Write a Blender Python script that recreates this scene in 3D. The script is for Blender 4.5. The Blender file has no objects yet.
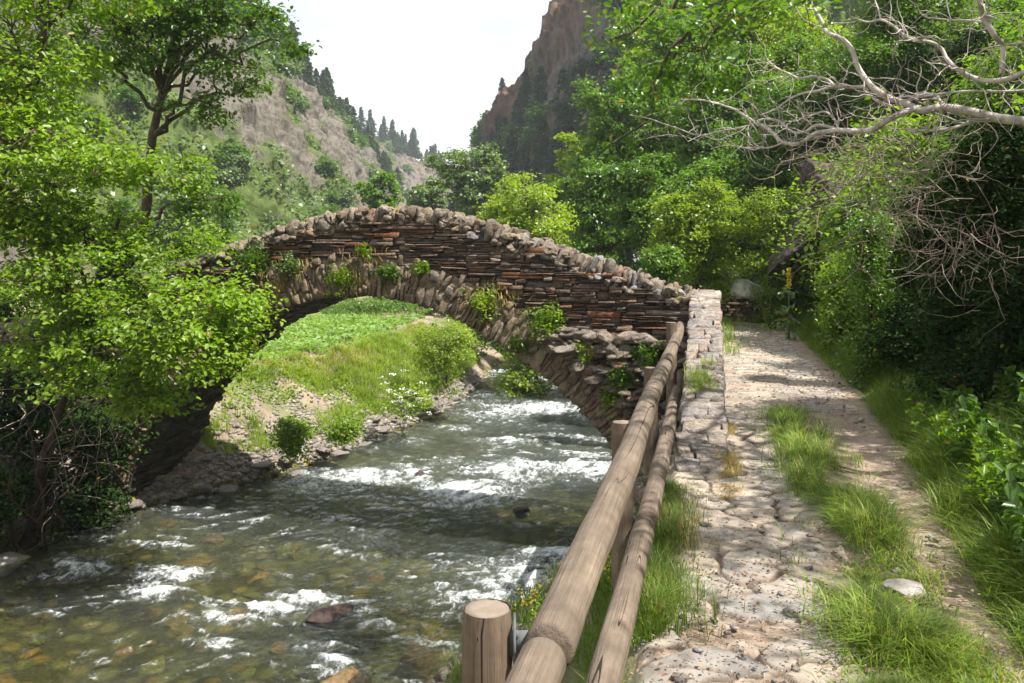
import bpy, math, random
import numpy as np
from math import radians as R_

random.seed(7)
rng = np.random.default_rng(7)
S = bpy.context.scene
COL = S.collection
EYE = 2.0          # eye height above the path (path surface is z = 0)
FPX = 820.0        # focal length in pixels
def at(u, v, D):
    """point seen at photo position (u, v) and distance D in front of the camera"""
    return np.array([(u-512)/FPX*D, D, EYE-(v-260)/FPX*D])

# ------------------------------------------------------------------ camera
cam = bpy.data.cameras.new('camera'); camo = bpy.data.objects.new('camera', cam); COL.objects.link(camo)
camo.location = (0, 0, EYE); camo.rotation_euler = (math.pi/2, 0, 0)
cam.sensor_width = 36; cam.lens = FPX/1024*36
cam.shift_y = -81.5/1024
cam.clip_start = .05; cam.clip_end = 4000
S.camera = camo
# ------------------------------------------------------------------ world and sun
SUN = np.array([.46, -.27, .84]); SUN = SUN/np.linalg.norm(SUN)      # direction towards the sun
el = math.asin(SUN[2]); az = math.atan2(SUN[0], SUN[1])
w = bpy.data.worlds.new('World'); S.world = w; w.use_nodes = True
nt = w.node_tree; nt.nodes.clear()
wo = nt.nodes.new('ShaderNodeOutputWorld'); bg = nt.nodes.new('ShaderNodeBackground')
sky = nt.nodes.new('ShaderNodeTexSky'); sky.sky_type = 'NISHITA'; sky.sun_disc = False
sky.sun_elevation = el; sky.sun_rotation = az; sky.altitude = 800; sky.air_density = 1.0; sky.dust_density = 3.0; sky.ozone_density = 1.0
tc = nt.nodes.new('ShaderNodeTexCoord'); mp = nt.nodes.new('ShaderNodeMapping'); mp.inputs['Scale'].default_value = (1.2, 1.2, 4.0)
no = nt.nodes.new('ShaderNodeTexNoise'); no.inputs['Scale'].default_value = 1.6; no.inputs['Detail'].default_value = 6; no.inputs['Roughness'].default_value = .55
cr = nt.nodes.new('ShaderNodeMapRange'); cr.inputs['From Min'].default_value = .35; cr.inputs['From Max'].default_value = .60
cr.inputs['To Min'].default_value = .45; cr.inputs['To Max'].default_value = 1.0
mx = nt.nodes.new('ShaderNodeMix'); mx.data_type = 'RGBA'
mx.inputs['B'].default_value = (9.9, 10.2, 10.5, 1)
nt.links.new(tc.outputs['Generated'], mp.inputs['Vector']); nt.links.new(mp.outputs[0], no.inputs['Vector'])
nt.links.new(no.outputs['Fac'], cr.inputs['Value']); nt.links.new(cr.outputs[0], mx.inputs['Factor'])
nt.links.new(sky.outputs[0], mx.inputs['A']); nt.links.new(mx.outputs['Result'], bg.inputs['Color'])
bg.inputs['Strength'].default_value = .064
nt.links.new(bg.outputs[0], wo.inputs['Surface'])
sl = bpy.data.lights.new('sun', 'SUN'); so = bpy.data.objects.new('sun', sl); COL.objects.link(so)
sl.energy = 5.0; sl.angle = R_(.53); sl.color = (1, .955, .88)
from mathutils import Vector
so.rotation_euler = Vector((-SUN[0], -SUN[1], -SUN[2])).to_track_quat('-Z', 'Y').to_euler()
so.location = (10, -10, 30)
S.view_settings.view_transform = 'Standard'; S.view_settings.look = 'None'
S.view_settings.exposure = 1.08; S.view_settings.gamma = 1
S.view_settings.use_curve_mapping = False
S.render.engine = 'CYCLES'
S.cycles.use_denoising = True
S.cycles.max_bounces = 8; S.cycles.diffuse_bounces = 3; S.cycles.glossy_bounces = 2; S.cycles.transmission_bounces = 4
S.cycles.transparent_max_bounces = 12
S.cycles.volume_bounces = 0
S.cycles.use_adaptive_sampling = True; S.cycles.adaptive_threshold = .02
S.cycles.caustics_reflective = False; S.cycles.caustics_refractive = False

# ------------------------------------------------------------------ numpy helpers
def _h(ix, iy, iz, seed):
    ix = ix.astype(np.int64); iy = iy.astype(np.int64); iz = iz.astype(np.int64)
    n = (ix*374761393 + iy*668265263 + iz*2147483647 + seed*1274126177) & 0xffffffff
    n = ((n ^ (n >> 13))*1274126177) & 0xffffffff
    n = ((n ^ (n >> 16))*2246822519) & 0xffffffff
    return ((n ^ (n >> 15)) & 0xffffff)/float(0xffffff)
def vnoise(P, seed=0):
    P = np.asarray(P, float); i = np.floor(P); f = P-i; f = f*f*(3-2*f)
    x, y, z = i[:, 0], i[:, 1], i[:, 2]; fx, fy, fz = f[:, 0], f[:, 1], f[:, 2]
    r = 0
    for a in (0, 1):
        for b in (0, 1):
            for c in (0, 1):
                r = r+_h(x+a, y+b, z+c, seed)*(fx if a else 1-fx)*(fy if b else 1-fy)*(fz if c else 1-fz)
    return r*2-1
def fbm(P, o=4, seed=0, gain=.5):
    P = np.asarray(P, float); r = 0; a = 1; t = 0
    for k in range(o):
        r = r+a*vnoise(P*(2.03**k)+k*17.3, seed+k*31); t += a; a *= gain
    return r/t
def ridged(P, o=4, seed=0):
    P = np.asarray(P, float); r = 0; a = 1; t = 0
    for k in range(o):
        r = r+a*(1-np.abs(vnoise(P*(2.07**k)+k*11.3, seed+k*31))*2); t += a; a *= .5
    return r/t
def worley(P, seed=0):
    i = np.floor(P); F1 = np.full(len(P), 9.); F2 = np.full(len(P), 9.); idv = np.zeros(len(P))
    zz = np.zeros(len(P))
    for a in (-1, 0, 1):
        for b in (-1, 0, 1):
            cx, cy = i[:, 0]+a, i[:, 1]+b
            px = cx+.12+.76*_h(cx, cy, zz, seed); py = cy+.12+.76*_h(cx, cy, zz+1, seed)
            d = np.hypot(px-P[:, 0], py-P[:, 1]); hid = _h(cx, cy, zz+2, seed)
            m = d < F1
            F2 = np.where(m, F1, np.minimum(F2, d)); F1 = np.where(m, d, F1); idv = np.where(m, hid, idv)
    return F1, F2, idv
def X3(x, y, z=0.0):
    return np.stack([np.asarray(x, float), np.asarray(y, float), np.zeros(len(x))+z], 1)

def wloc(o):
    p = np.zeros(3)
    while o is not None:
        p += np.array(o.location[:]); o = o.parent
    return p
def tag(o, label=None, cat=None, group=None, kind=None):
    if label: o['label'] = label
    if cat: o['category'] = cat
    if group: o['group'] = group
    if kind: o['kind'] = kind
    return o
def thing(name, loc, label, cat, group=None):
    o = bpy.data.objects.new(name, None); COL.objects.link(o); o.location = tuple(float(c) for c in loc)
    o.empty_display_size = .2
    return tag(o, label, cat, group)
def mk(name, V, Fs, m, parent=None, smooth=False, loc=None, attrs=None):
    """one mesh object from world-space vertices and a list of face arrays"""
    V = np.asarray(V, float)
    if not isinstance(Fs, (list, tuple)): Fs = [Fs]
    Fs = [np.asarray(f, np.int64) for f in Fs if len(f)]
    me = bpy.data.meshes.new(name)
    off = wloc(parent) if parent is not None else (np.array(loc, float) if loc is not None else np.zeros(3))
    me.vertices.add(len(V)); me.vertices.foreach_set('co', (V-off).astype(np.float32).ravel())
    nl = sum(f.size for f in Fs); nf = sum(len(f) for f in Fs)
    me.loops.add(nl); me.polygons.add(nf)
    me.loops.foreach_set('vertex_index', np.concatenate([f.ravel() for f in Fs]).astype(np.int32))
    tot = np.concatenate([np.full(len(f), f.shape[1]) for f in Fs]); st = np.concatenate([[0], np.cumsum(tot)[:-1]])
    me.polygons.foreach_set('loop_start', st.astype(np.int32)); me.polygons.foreach_set('loop_total', tot.astype(np.int32))
    if smooth: me.polygons.foreach_set('use_smooth', np.ones(nf, bool))
    me.update(calc_edges=True)
    for k, a in (attrs or {}).items():
        at_ = me.attributes.new(k, 'FLOAT', 'POINT'); at_.data.foreach_set('value', np.asarray(a, np.float32))
    me.materials.append(m)
    o = bpy.data.objects.new(name, me); COL.objects.link(o)
    if parent is not None: o.parent = parent
    elif loc is not None: o.location = tuple(float(c) for c in loc)
    return o
def merge(parts):
    """parts: list of (V, F) with the same face size"""
    Vs, Fs, n = [], [], 0
    for V, F in parts:
        Vs.append(V); Fs.append(np.asarray(F)+n); n += len(V)
    return np.concatenate(Vs), np.concatenate(Fs)
def gridF(ny, nx):
    i = np.arange(ny-1)[:, None]*nx+np.arange(nx-1)[None, :]
    return np.stack([i, i+1, i+nx+1, i+nx], -1).reshape(-1, 4)
def copy_tree(o, loc, rz=0, sc=1, label=None, group=None):
    c = o.copy(); COL.objects.link(c); c.location = tuple(float(q) for q in loc); c.rotation_euler = (0, 0, rz)
    c.scale = (sc, sc, sc) if not hasattr(sc, '__len__') else sc
    if label: c['label'] = label
    if group: c['group'] = group
    for ch in KIDS.get(o.name, []):
        d = ch.copy(); COL.objects.link(d); d.parent = c
    return c
KIDS = {}
def reg(o): KIDS[o.name] = [c for c in S.objects if c.parent == o]; return o

# ------------------------------------------------------------------ materials
class MB:
    def __init__(s, name):
        s.m = bpy.data.materials.new(name); s.m.use_nodes = True; s.t = s.m.node_tree; s.t.nodes.clear()
        s.out = s.t.nodes.new('ShaderNodeOutputMaterial')
        s.tc = s.t.nodes.new('ShaderNodeTexCoord')
    def n(s, typ, **kw):
        nd = s.t.nodes.new('ShaderNode'+typ)
        for k, v in kw.items():
            if hasattr(nd, k) and k[0].islower(): setattr(nd, k, v)
            else:
                k = k.replace('_', ' ')
                s.set(nd.inputs[k], v)
        return nd
    def set(s, inp, v):
        if isinstance(v, bpy.types.NodeSocket): s.t.links.new(v, inp)
        elif hasattr(v, '__len__') and inp.type == 'RGBA' and len(v) == 3: inp.default_value = (*v, 1)
        else: inp.default_value = v
    def vec(s, scale=(1, 1, 1), src='Object'):
        return s.n('Mapping', Vector=s.tc.outputs[src], Scale=scale).outputs[0]
    def noise(s, scale, detail=4, vec=None, rough=.55, dist=0.0):
        return s.n('TexNoise', Vector=vec if vec is not None else s.tc.outputs['Object'], Scale=scale, Detail=detail, Roughness=rough, Distortion=dist).outputs['Fac']
    def ramp(s, fac, stops, interp='LINEAR'):
        r = s.n('ValToRGB'); r.color_ramp.interpolation = interp
        e = r.color_ramp.elements
        while len(e) > 1: e.remove(e[0])
        e[0].position = stops[0][0]; e[0].color = (*stops[0][1], 1) if hasattr(stops[0][1], '__len__') else (stops[0][1],)*3+(1,)
        for p, c in stops[1:]:
            q = e.new(p); q.color = (*c, 1) if hasattr(c, '__len__') else (c, c, c, 1)
        s.set(r.inputs[0], fac); return r.outputs[0]
    def mix(s, f, a, b, mode='MIX'):
        m = s.n('Mix', data_type='RGBA', blend_type=mode)
        s.set(m.inputs['Factor'], f)
        s.set(m.inputs['A'], a); s.set(m.inputs['B'], b); return m.outputs['Result']
    def rng(s, v, a, b, c=0., d=1.):
        return s.n('MapRange', Value=v, From_Min=a, From_Max=b, To_Min=c, To_Max=d).outputs[0]
    def math(s, op, a, b=0.):
        m = s.n('Math', operation=op); s.set(m.inputs[0], a); s.set(m.inputs[1], b); return m.outputs[0]
    def attr(s, name): return s.n('Attribute', attribute_name=name).outputs['Fac']
    def bump(s, h, strength=.5, dist=.02, normal=None):
        b = s.n('Bump', Strength=strength, Distance=dist, Height=h)
        if normal is not None: s.set(b.inputs['Normal'], normal)
        return b.outputs[0]
    def island(s): return s.n('NewGeometry').outputs['Random Per Island']
    def objrand(s): return s.n('ObjectInfo').outputs['Random']
    def pbr(s, col, rough=.8, nrm=None, spec=.4, metal=0.):
        p = s.n('BsdfPrincipled', Roughness=rough, Metallic=metal); s.set(p.inputs['Base Color'], col)
        p.inputs['Specular IOR Level'].default_value = spec
        if nrm is not None: s.set(p.inputs['Normal'], nrm)
        return p.outputs[0]
    def done(s, sh):
        s.t.links.new(sh, s.out.inputs['Surface']); return s.m

def stone_mat(name, stops, rough=.85, lichen=None, bs=9., lich_amt=.62, dirt=.35):
    b = MB(name)
    isl = b.island(); c = b.ramp(isl, stops)
    n1 = b.noise(bs, 7, rough=.65); n2 = b.noise(bs*5, 4, rough=.7)
    c = b.mix(b.rng(n1, .3, .75), b.mix(1., c, (1-dirt,)*3, 'MULTIPLY'), b.mix(1., c, (1.25, 1.22, 1.18), 'MULTIPLY'))
    n3 = b.noise(bs*2.6, 6, rough=.75)
    c = b.mix(b.rng(n3, .34, .60, .75, 0), c, b.mix(1., c, (.30, .27, .25), 'MULTIPLY'))
    c = b.mix(b.rng(n2, .52, .75, 0, .4), c, (.36, .31, .26))
    if lichen: c = b.mix(b.rng(b.noise(3.1, 5, rough=.7), lich_amt, lich_amt+.09, 0, .8), c, lichen)
    vo = b.n('TexVoronoi', Vector=b.vec((1, 1, 1)), Scale=bs*1.3, feature='DISTANCE_TO_EDGE').outputs['Distance']
    h = b.math('ADD', b.math('ADD', n1, b.math('MULTIPLY', n3, .8)), b.math('MULTIPLY', n2, .5))
    h = b.math('ADD', h, b.rng(vo, 0, .06, -.15, 0))
    return b.done(b.pbr(c, rough, b.bump(h, 1., .045), .3))
M = {}
M['slate'] = stone_mat('slate_wall', [(0, (.08, .055, .045)), (.15, (.19, .13, .095)), (.32, (.12, .085, .075)), (.48, (.28, .195, .14)), (.58, (.15, .125, .125)), (.70, (.34, .245, .175)), (.80, (.24, .10, .055)), (.86, (.34, .15, .07)), (.90, (.18, .12, .095)), (1, (.44, .37, .31))], bs=10, lichen=(.20, .19, .13), lich_amt=.66)
M['ring'] = stone_mat('arch_stone', [(0, (.22, .16, .11)), (.3, (.36, .27, .19)), (.5, (.27, .21, .155)), (.7, (.44, .34, .24)), (.88, (.24, .22, .20)), (.95, (.40, .23, .12)), (1, (.48, .42, .34))], bs=9, lichen=(.30, .25, .11), lich_amt=.57, dirt=.55)
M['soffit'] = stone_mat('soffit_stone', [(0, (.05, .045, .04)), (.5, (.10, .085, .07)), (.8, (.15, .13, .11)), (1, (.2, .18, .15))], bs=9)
M['coping'] = stone_mat('coping_stone', [(0, (.22, .17, .13)), (.3, (.38, .31, .24)), (.55, (.27, .22, .185)), (.72, (.48, .40, .32)), (.84, (.34, .21, .15)), (.865, (.40, .20, .10)), (.90, (.30, .32, .35)), (1, (.56, .50, .43))], bs=8, lichen=(.33, .28, .16), lich_amt=.56, dirt=.6)
M['walltop'] = stone_mat('wall_slab', [(0, (.27, .235, .21)), (.3, (.42, .37, .32)), (.5, (.31, .285, .29)), (.7, (.50, .44, .38)), (.85, (.36, .27, .22)), (1, (.56, .51, .45))], bs=7, dirt=.45)
M['rubble'] = stone_mat('rubble_stone', [(0, (.13, .10, .08)), (.3, (.24, .20, .16)), (.5, (.18, .15, .13)), (.7, (.32, .27, .22)), (.85, (.24, .14, .10)), (1, (.38, .35, .31))], bs=7, lichen=(.28, .22, .10), lich_amt=.62)
M['bank_stone'] = stone_mat('bank_stone', [(0, (.26, .235, .21)), (.3, (.44, .395, .35)), (.5, (.36, .34, .325)), (.68, (.52, .47, .41)), (.8, (.40, .30, .22)), (.9, (.34, .34, .36)), (1, (.60, .56, .50))], bs=7)
def onestone(name, col, rough=.8, bs=5., var=.5):
    b = MB(name); n1 = b.noise(bs, 8, rough=.68); n2 = b.noise(bs*6, 4, rough=.7)
    c = b.mix(b.rng(n1, .3, .7), tuple(x*var for x in col), tuple(min(1, x*1.3) for x in col))
    h = b.math('ADD', n1, b.math('MULTIPLY', n2, .3))
    return b.done(b.pbr(c, rough, b.bump(h, .9, .05), .35))
M['mortar'] = onestone('lime_mortar', (.24, .18, .125), .9, 9, .4)
M['wet_rock'] = onestone('wet_rock', (.055, .032, .026), .3, 6)
M['wet_ochre'] = onestone('wet_ochre_rock', (.19, .12, .05), .35, 6)
M['grey_rock'] = onestone('grey_rock', (.32, .29, .26), .85, 4)
M['white_rock'] = onestone('white_rock', (.55, .52, .47), .85, 4, .65)
M['outcrop'] = onestone('outcrop_rock', (.095, .07, .058), .85, 4.5, .2)
def bedstone():
    b = MB('submerged_stone'); r = b.objrand()
    c = b.ramp(r, [(0, (.24, .23, .05)), (.25, (.36, .33, .07)), (.45, (.42, .24, .05)), (.6, (.16, .17, .06)), (.75, (.60, .36, .07)), (.9, (.30, .16, .05)), (1, (.46, .44, .17))])
    n1 = b.noise(5, 7, rough=.65)
    c = b.mix(b.rng(n1, .3, .7), b.mix(1., c, (.45, .45, .45), 'MULTIPLY'), c)
    return b.done(b.pbr(c, .6, b.bump(n1, .6, .04), .3))
M['bedstone'] = bedstone()
def wood(name, c1, c2, axis=1, rot=0.):
    b = MB(name); base = b.n('Mapping', Vector=b.tc.outputs['Object'], Rotation=(0, 0, rot)).outputs[0]
    def sv(a, l): q = [a]*3; q[axis] = l; return b.n('Mapping', Vector=base, Scale=tuple(q)).outputs[0]
    g = b.noise(1, 6, sv(22, .8), .65, .2); g2 = b.noise(1, 5, sv(95, 1.6), .7); big = b.noise(2.6, 5, base, .6)
    c = b.mix(b.rng(g, .3, .7), c1, c2)
    c = b.mix(b.rng(g2, .5, .72, 0, .75), c, tuple(x*.38 for x in c1))
    c = b.mix(b.rng(g2, .25, .4, .5, 0), c, (c2[0]*1.15, c2[1]*1.12, c2[2]*1.08))
    c = b.mix(b.rng(big, .42, .62, 0, .5), c, (c1[0]*.95, c1[1]*.98, c1[2]*1.02))
    ck = b.noise(1, 2, sv(5., .16), .5, .1); wd = b.rng(b.noise(1, 2, sv(3, .9)), .42, .66, 0, .0042)
    crack = b.math('LESS_THAN', b.math('ABSOLUTE', b.math('SUBTRACT', ck, .53)), wd)
    ck2 = b.noise(1, 2, sv(8.5, .30), .5, .1); crack2 = b.math('LESS_THAN', b.math('ABSOLUTE', b.math('SUBTRACT', ck2, .47)), b.rng(b.noise(1, 2, sv(2.2, 1.3)), .5, .66, 0, .004))
    crack = b.math('MAXIMUM', crack, crack2)
    c = b.mix(b.rng(b.noise(7, 6, base, .7), .35, .65, 0, .55), c, tuple(x*.55 for x in c1))
    c = b.mix(crack, c, (.022, .016, .012))
    kn = b.n('TexVoronoi', Vector=b.n('Mapping', Vector=base, Scale=(1.6, 1.6, 1.6)).outputs[0], Scale=1.0).outputs['Distance']
    c = b.mix(b.rng(kn, .04, .08, .7, 0), c, (.09, .06, .045))
    h = b.math('ADD', b.math('ADD', g, b.math('MULTIPLY', g2, .8)), b.math('MULTIPLY', crack, -3.))
    return b.done(b.pbr(c, .8, b.bump(h, .7, .012), .25))
M['rail_wood'] = wood('weathered_rail_wood', (.135, .10, .075), (.28, .22, .165), 1, math.atan(.24))
M['post_wood'] = wood('weathered_post_wood', (.12, .085, .062), (.25, .185, .13), 2)
def endgrain():
    b = MB('post_end_grain'); rr = b.math('ADD', b.attr('ringr'), b.math('MULTIPLY', b.noise(9, 4), .010))
    wv = b.math('MULTIPLY_ADD', b.math('SINE', b.math('MULTIPLY', rr, 1150.)), .5); wv.node.inputs[2].default_value = .5
    c = b.mix(wv, (.15, .115, .09), (.24, .19, .15)); c = b.mix(b.rng(b.noise(14, 5), .45, .7, 0, .7), c, (.27, .225, .19)); c = b.mix(b.rng(b.noise(5, 5), .5, .7, 0, .6), c, (.15, .11, .08))
    return b.done(b.pbr(c, .85, b.bump(wv, .25, .004), .2))
M['end_grain'] = endgrain()
b = MB('galvanised_steel'); M['metal'] = b.done(b.pbr(b.mix(b.noise(20, 4), (.07, .072, .075), (.13, .135, .14)), .7, None, .3, .0))
def bark(name, c1, c2, sc=14.):
    b = MB(name); n1 = b.noise(1, 6, b.vec((sc, sc, sc*.35)), .65, .4)
    n2 = b.noise(3., 4)
    c = b.mix(b.rng(n1, .35, .65), c1, c2); c = b.mix(b.rng(n2, .5, .7, 0, .4), c, tuple(x*.5 for x in c2))
    return b.done(b.pbr(c, .85, b.bump(n1, .7, .02), .2))
M['bark'] = bark('grey_brown_bark', (.06, .045, .035), (.16, .13, .10))
M['bark_dark'] = bark('dark_bark', (.03, .022, .018), (.08, .055, .04))
M['bark_pale'] = bark('pale_smooth_bark', (.26, .22, .20), (.55, .49, .45), 11.)
M['twig'] = bark('dry_twig', (.16, .12, .09), (.34, .28, .23), 9.)
def leaf(name, a, bcol, trans=.42, gloss=.38, sat=None, low=.35, spec=.45):
    """leaf material: hue varies leaf by leaf and in broad patches of younger and older foliage"""
    b = MB(name); isl = b.island(); n = b.noise(low, 3)
    c = b.mix(isl, a, bcol)
    c = b.mix(b.rng(n, .38, .62, 0, .55), c, tuple(min(1, x*1.35) for x in bcol))
    c = b.mix(b.math('GREATER_THAN', isl, .985), c, (.22, .17, .03))
    tcol = b.mix(1., c, (1.38, 1.5, .5), 'MULTIPLY')
    p = b.pbr(c, gloss, None, spec)
    t = b.n('BsdfTranslucent'); b.set(t.inputs['Color'], tcol)
    m = b.n('MixShader'); b.set(m.inputs[0], trans); b.set(m.inputs[1], p); b.set(m.inputs[2], t.outputs[0])
    return b.done(m.outputs[0])
M['leaf_bright'] = leaf('bright_leaf', (.085, .165, .015), (.20, .295, .026), .5)
M['leaf_mid'] = leaf('mid_green_leaf', (.042, .105, .013), (.105, .19, .023), .38, .34)
M['leaf_far'] = leaf('distant_light_green_leaf', (.055, .125, .016), (.13, .225, .03), .42)
M['leaf_shaded'] = leaf('shade_darkened_leaf', (.008, .023, .005), (.024, .056, .008), .15, .8, spec=.15)  # leaf green darkened so the deep shade under the trees sits in the colour
M['leaf_yellow'] = leaf('yellow_green_leaf', (.13, .215, .022), (.27, .345, .04), .5)
M['leaf_grey'] = leaf('grey_green_leaf', (.085, .14, .06), (.16, .225, .095), .38)
M['leaf_pine'] = leaf('pine_needle', (.022, .055, .024), (.06, .105, .04), .15, .6, low=.15)
M['grass'] = leaf('grass_blade', (.055, .12, .018), (.15, .215, .032), .4, .5, low=1.2)
M['grass_bright'] = leaf('yellow_green_grass_blade', (.10, .19, .022), (.26, .32, .045), .45, .5, low=1.2)  # lighter, yellower blade colour for mixing into the grass
M['grass_dry'] = leaf('dry_grass_blade', (.27, .19, .075), (.48, .36, .16), .4, .6, low=1.2)
M['crop'] = leaf('crop_leaf', (.12, .22, .05), (.20, .31, .08), .35, .5, low=1.)
b = MB('leaf_litter'); M['litter'] = b.done(b.pbr(b.ramp(b.island(), [(0, (.10, .06, .035)), (.5, (.20, .13, .08)), (1, (.30, .22, .14))]), .8))
b = MB('white_petal'); M['white_petal'] = b.done(b.pbr((.78, .77, .70), .6))
b = MB('yellow_petal'); M['yellow_petal'] = b.done(b.pbr((.75, .58, .03), .5))

# ------------------------------------------------------------------ geometry helpers
import bmesh
def ico(sub):
    bm = bmesh.new(); bmesh.ops.create_icosphere(bm, subdivisions=sub, radius=1)
    V = np.array([v.co[:] for v in bm.verts]); F = np.array([[v.index for v in f.verts] for f in bm.faces]); bm.free(); return V, F
ICO = {k: ico(k) for k in (1, 2, 3, 4, 5)}
def rotz(a): c, s = math.cos(a), math.sin(a); return np.array([[c, -s, 0], [s, c, 0], [0, 0, 1]])
def rot_rand(amt, yaw=None):
    ax = rng.normal(0, amt, 2); cx, sx = math.cos(ax[0]), math.sin(ax[0]); cy, sy = math.cos(ax[1]), math.sin(ax[1])
    Rx = np.array([[1, 0, 0], [0, cx, -sx], [0, sx, cx]]); Ry = np.array([[cy, 0, sy], [0, 1, 0], [-sy, 0, cy]])
    return rotz(rng.uniform(0, 6.28) if yaw is None else yaw)@Rx@Ry
def rock(dims, sub=3, seed=None, planes=11, rough=.10, lo=.55, hi=.9, boxy=1.):
    V, F = ICO[sub]; V = np.sign(V)*np.abs(V)**boxy; sd = int(rng.integers(1e6)) if seed is None else seed
    r = np.random.default_rng(sd)
    for k in range(planes):
        n = r.normal(size=3); n /= np.linalg.norm(n); d = r.uniform(lo, hi)
        p = V@n; V -= np.clip(p-d, 0, None)[:, None]*n
    V *= (1+rough*fbm(V*1.7+sd % 97, 3, sd))[:, None]
    V += ICO[sub][0]*(.35*rough*fbm(V*6+sd % 97, 2, sd+5))[:, None]
    return V*np.array(dims), F
def box_stone(a0, a1, z0, z1, d, depth=.12, bev=.014, jit=.008, Rf=None):
    """facing stone in (a, d, z) frame: front at d, chamfered, corners jittered; 12 verts"""
    q = np.array([[a0, z0], [a1, z0], [a1, z1], [a0, z1]], float)+rng.normal(0, jit, (4, 2))
    c = q.mean(0); w_, h_ = a1-a0, z1-z0; bv = min(bev, .3*min(w_, h_))
    f = c+(q-c)*np.array([1-2*bv/max(w_, .02), 1-2*bv/max(h_, .02)])
    dd = d+rng.normal(0, .006, 4)
    V = np.concatenate([np.c_[q[:, 0], np.full(4, d-depth), q[:, 1]], np.c_[q[:, 0], dd-bv, q[:, 1]], np.c_[f[:, 0], dd, f[:, 1]]])
    F = np.array([[4+i, 4+(i+1) % 4, 8+(i+1) % 4, 8+i] for i in range(4)]+[[i, (i+1) % 4, 4+(i+1) % 4, 4+i] for i in range(4)]+[[8, 9, 10, 11]])
    return V, F
def tube(P, r, n=6, lump=0., cap=True, seed=0, twist=0.):
    P = np.asarray(P, float); m = len(P); r = np.zeros(m)+r
    T = np.gradient(P, axis=0); T /= np.linalg.norm(T, axis=1)[:, None]+1e-9
    u = np.cross(T[0], [0, 0, 1.]);
    if np.linalg.norm(u) < .1: u = np.cross(T[0], [1., 0, 0])
    u /= np.linalg.norm(u); V = []
    ang = np.arange(n)/n*2*np.pi
    for i in range(m):
        u = u-T[i]*(u@T[i]); u /= np.linalg.norm(u)+1e-9; v = np.cross(T[i], u)
        V.append(P[i]+r[i]*(np.cos(ang)[:, None]*u+np.sin(ang)[:, None]*v))
    V = np.concatenate(V)
    if lump: V += (V-np.repeat(P, n, 0))*(lump*fbm(V*3, 3, seed))[:, None]
    i = np.arange(m-1)[:, None]*n+np.arange(n)[None, :]; j = np.arange(m-1)[:, None]*n+(np.arange(n)+1)[None, :] % n
    F = np.stack([i, j, j+n, i+n], -1).reshape(-1, 4)
    if cap:
        V = np.concatenate([V, P[:1], P[-1:]]); a = len(V)-2
        k = np.arange(0, n, 2)
        F = np.concatenate([F, np.stack([np.full(len(k), a), (k+2) % n, (k+1) % n, k], 1), np.stack([np.full(len(k), a+1), (m-1)*n+k, (m-1)*n+(k+1) % n, (m-1)*n+(k+2) % n], 1)])
    return V, F
def smooth_path(P, n=24):
    P = np.asarray(P, float); d = np.r_[0, np.cumsum(np.linalg.norm(np.diff(P, axis=0), axis=1))]
    t = np.linspace(0, d[-1], n); out = []
    m = len(P); T = np.gradient(P, d, axis=0) if m > 2 else np.repeat((P[1:]-P[:1])/d[-1], 2, 0)
    i = np.clip(np.searchsorted(d, t)-1, 0, m-2); h = d[i+1]-d[i]; s = ((t-d[i])/h)[:, None]; h = h[:, None]
    return (2*s**3-3*s**2+1)*P[i]+(s**3-2*s**2+s)*h*T[i]+(-2*s**3+3*s**2)*P[i+1]+(s**3-s**2)*h*T[i+1]
def leaves(C, size, up=.8, quad=False, aspect=.62, droop=0., var=.45, outward=None):
    """leaf blades at centres C: 2-quad folded blades, or a single folded quad"""
    n = len(C); s = size*rng.uniform(1-var, 1+var, n)[:, None]
    N = rng.normal(size=(n, 3)); N[:, 2] = np.abs(N[:, 2])+up
    if outward is not None: N += outward
    N /= np.linalg.norm(N, axis=1)[:, None]
    A = rng.normal(size=(n, 3)); A[:, 2] -= droop; A -= N*(A*N).sum(1)[:, None]; A /= np.linalg.norm(A, axis=1)[:, None]+1e-9
    B = np.cross(N, A); f = .18*s
    if quad:
        V = np.stack([C-A*s*.5, C+B*s*aspect*.5+N*f, C+A*s*.5, C-B*s*aspect*.5+N*f], 1).reshape(-1, 3)
        return V, np.arange(n*4).reshape(n, 4)
    w_ = aspect*.5
    V = np.stack([C-A*s*.5, C-A*s*.18+B*s*w_+N*f, C+A*s*.2+B*s*w_*.85+N*f, C+A*s*.55, C+A*s*.2-B*s*w_*.85+N*f, C-A*s*.18-B*s*w_+N*f], 1).reshape(-1, 3)
    k = np.arange(n)[:, None]*6
    return V, np.concatenate([k+np.array([[0, 1, 2, 3]]), k+np.array([[0, 3, 4, 5]])])
def blades(P, h, w_, lean=.35, var=.4, dirv=None):
    """grass blades rooted at P: bent two-segment blades -> (V, [quads, tris])"""
    n = len(P); H = h*rng.uniform(1-var, 1+var, n)[:, None] if np.isscalar(h) else (h*rng.uniform(1-var, 1+var, n))[:, None]
    a = rng.uniform(0, 6.283, n); D = np.c_[np.cos(a), np.sin(a), np.zeros(n)]
    if dirv is not None: D = D+np.array(dirv); D /= np.linalg.norm(D, axis=1)[:, None]+1e-6
    sd = np.c_[-D[:, 1], D[:, 0], np.zeros(n)]*w_*rng.uniform(.6, 1.3, n)[:, None]
    L = lean*rng.uniform(.2, 1.6, n)[:, None]; up = np.array([0, 0, 1.])
    m = P+up*H*.55+D*H*L*.35; t = P+up*H*(1-.25*L)+D*H*L*1.1
    V = np.stack([P-sd, P+sd, m+sd*.75, m-sd*.75, t], 1).reshape(-1, 3); k = np.arange(n)[:, None]*5
    return V, [k+np.array([[0, 1, 2, 3]]), k+np.array([[3, 2, 4]])]

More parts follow.
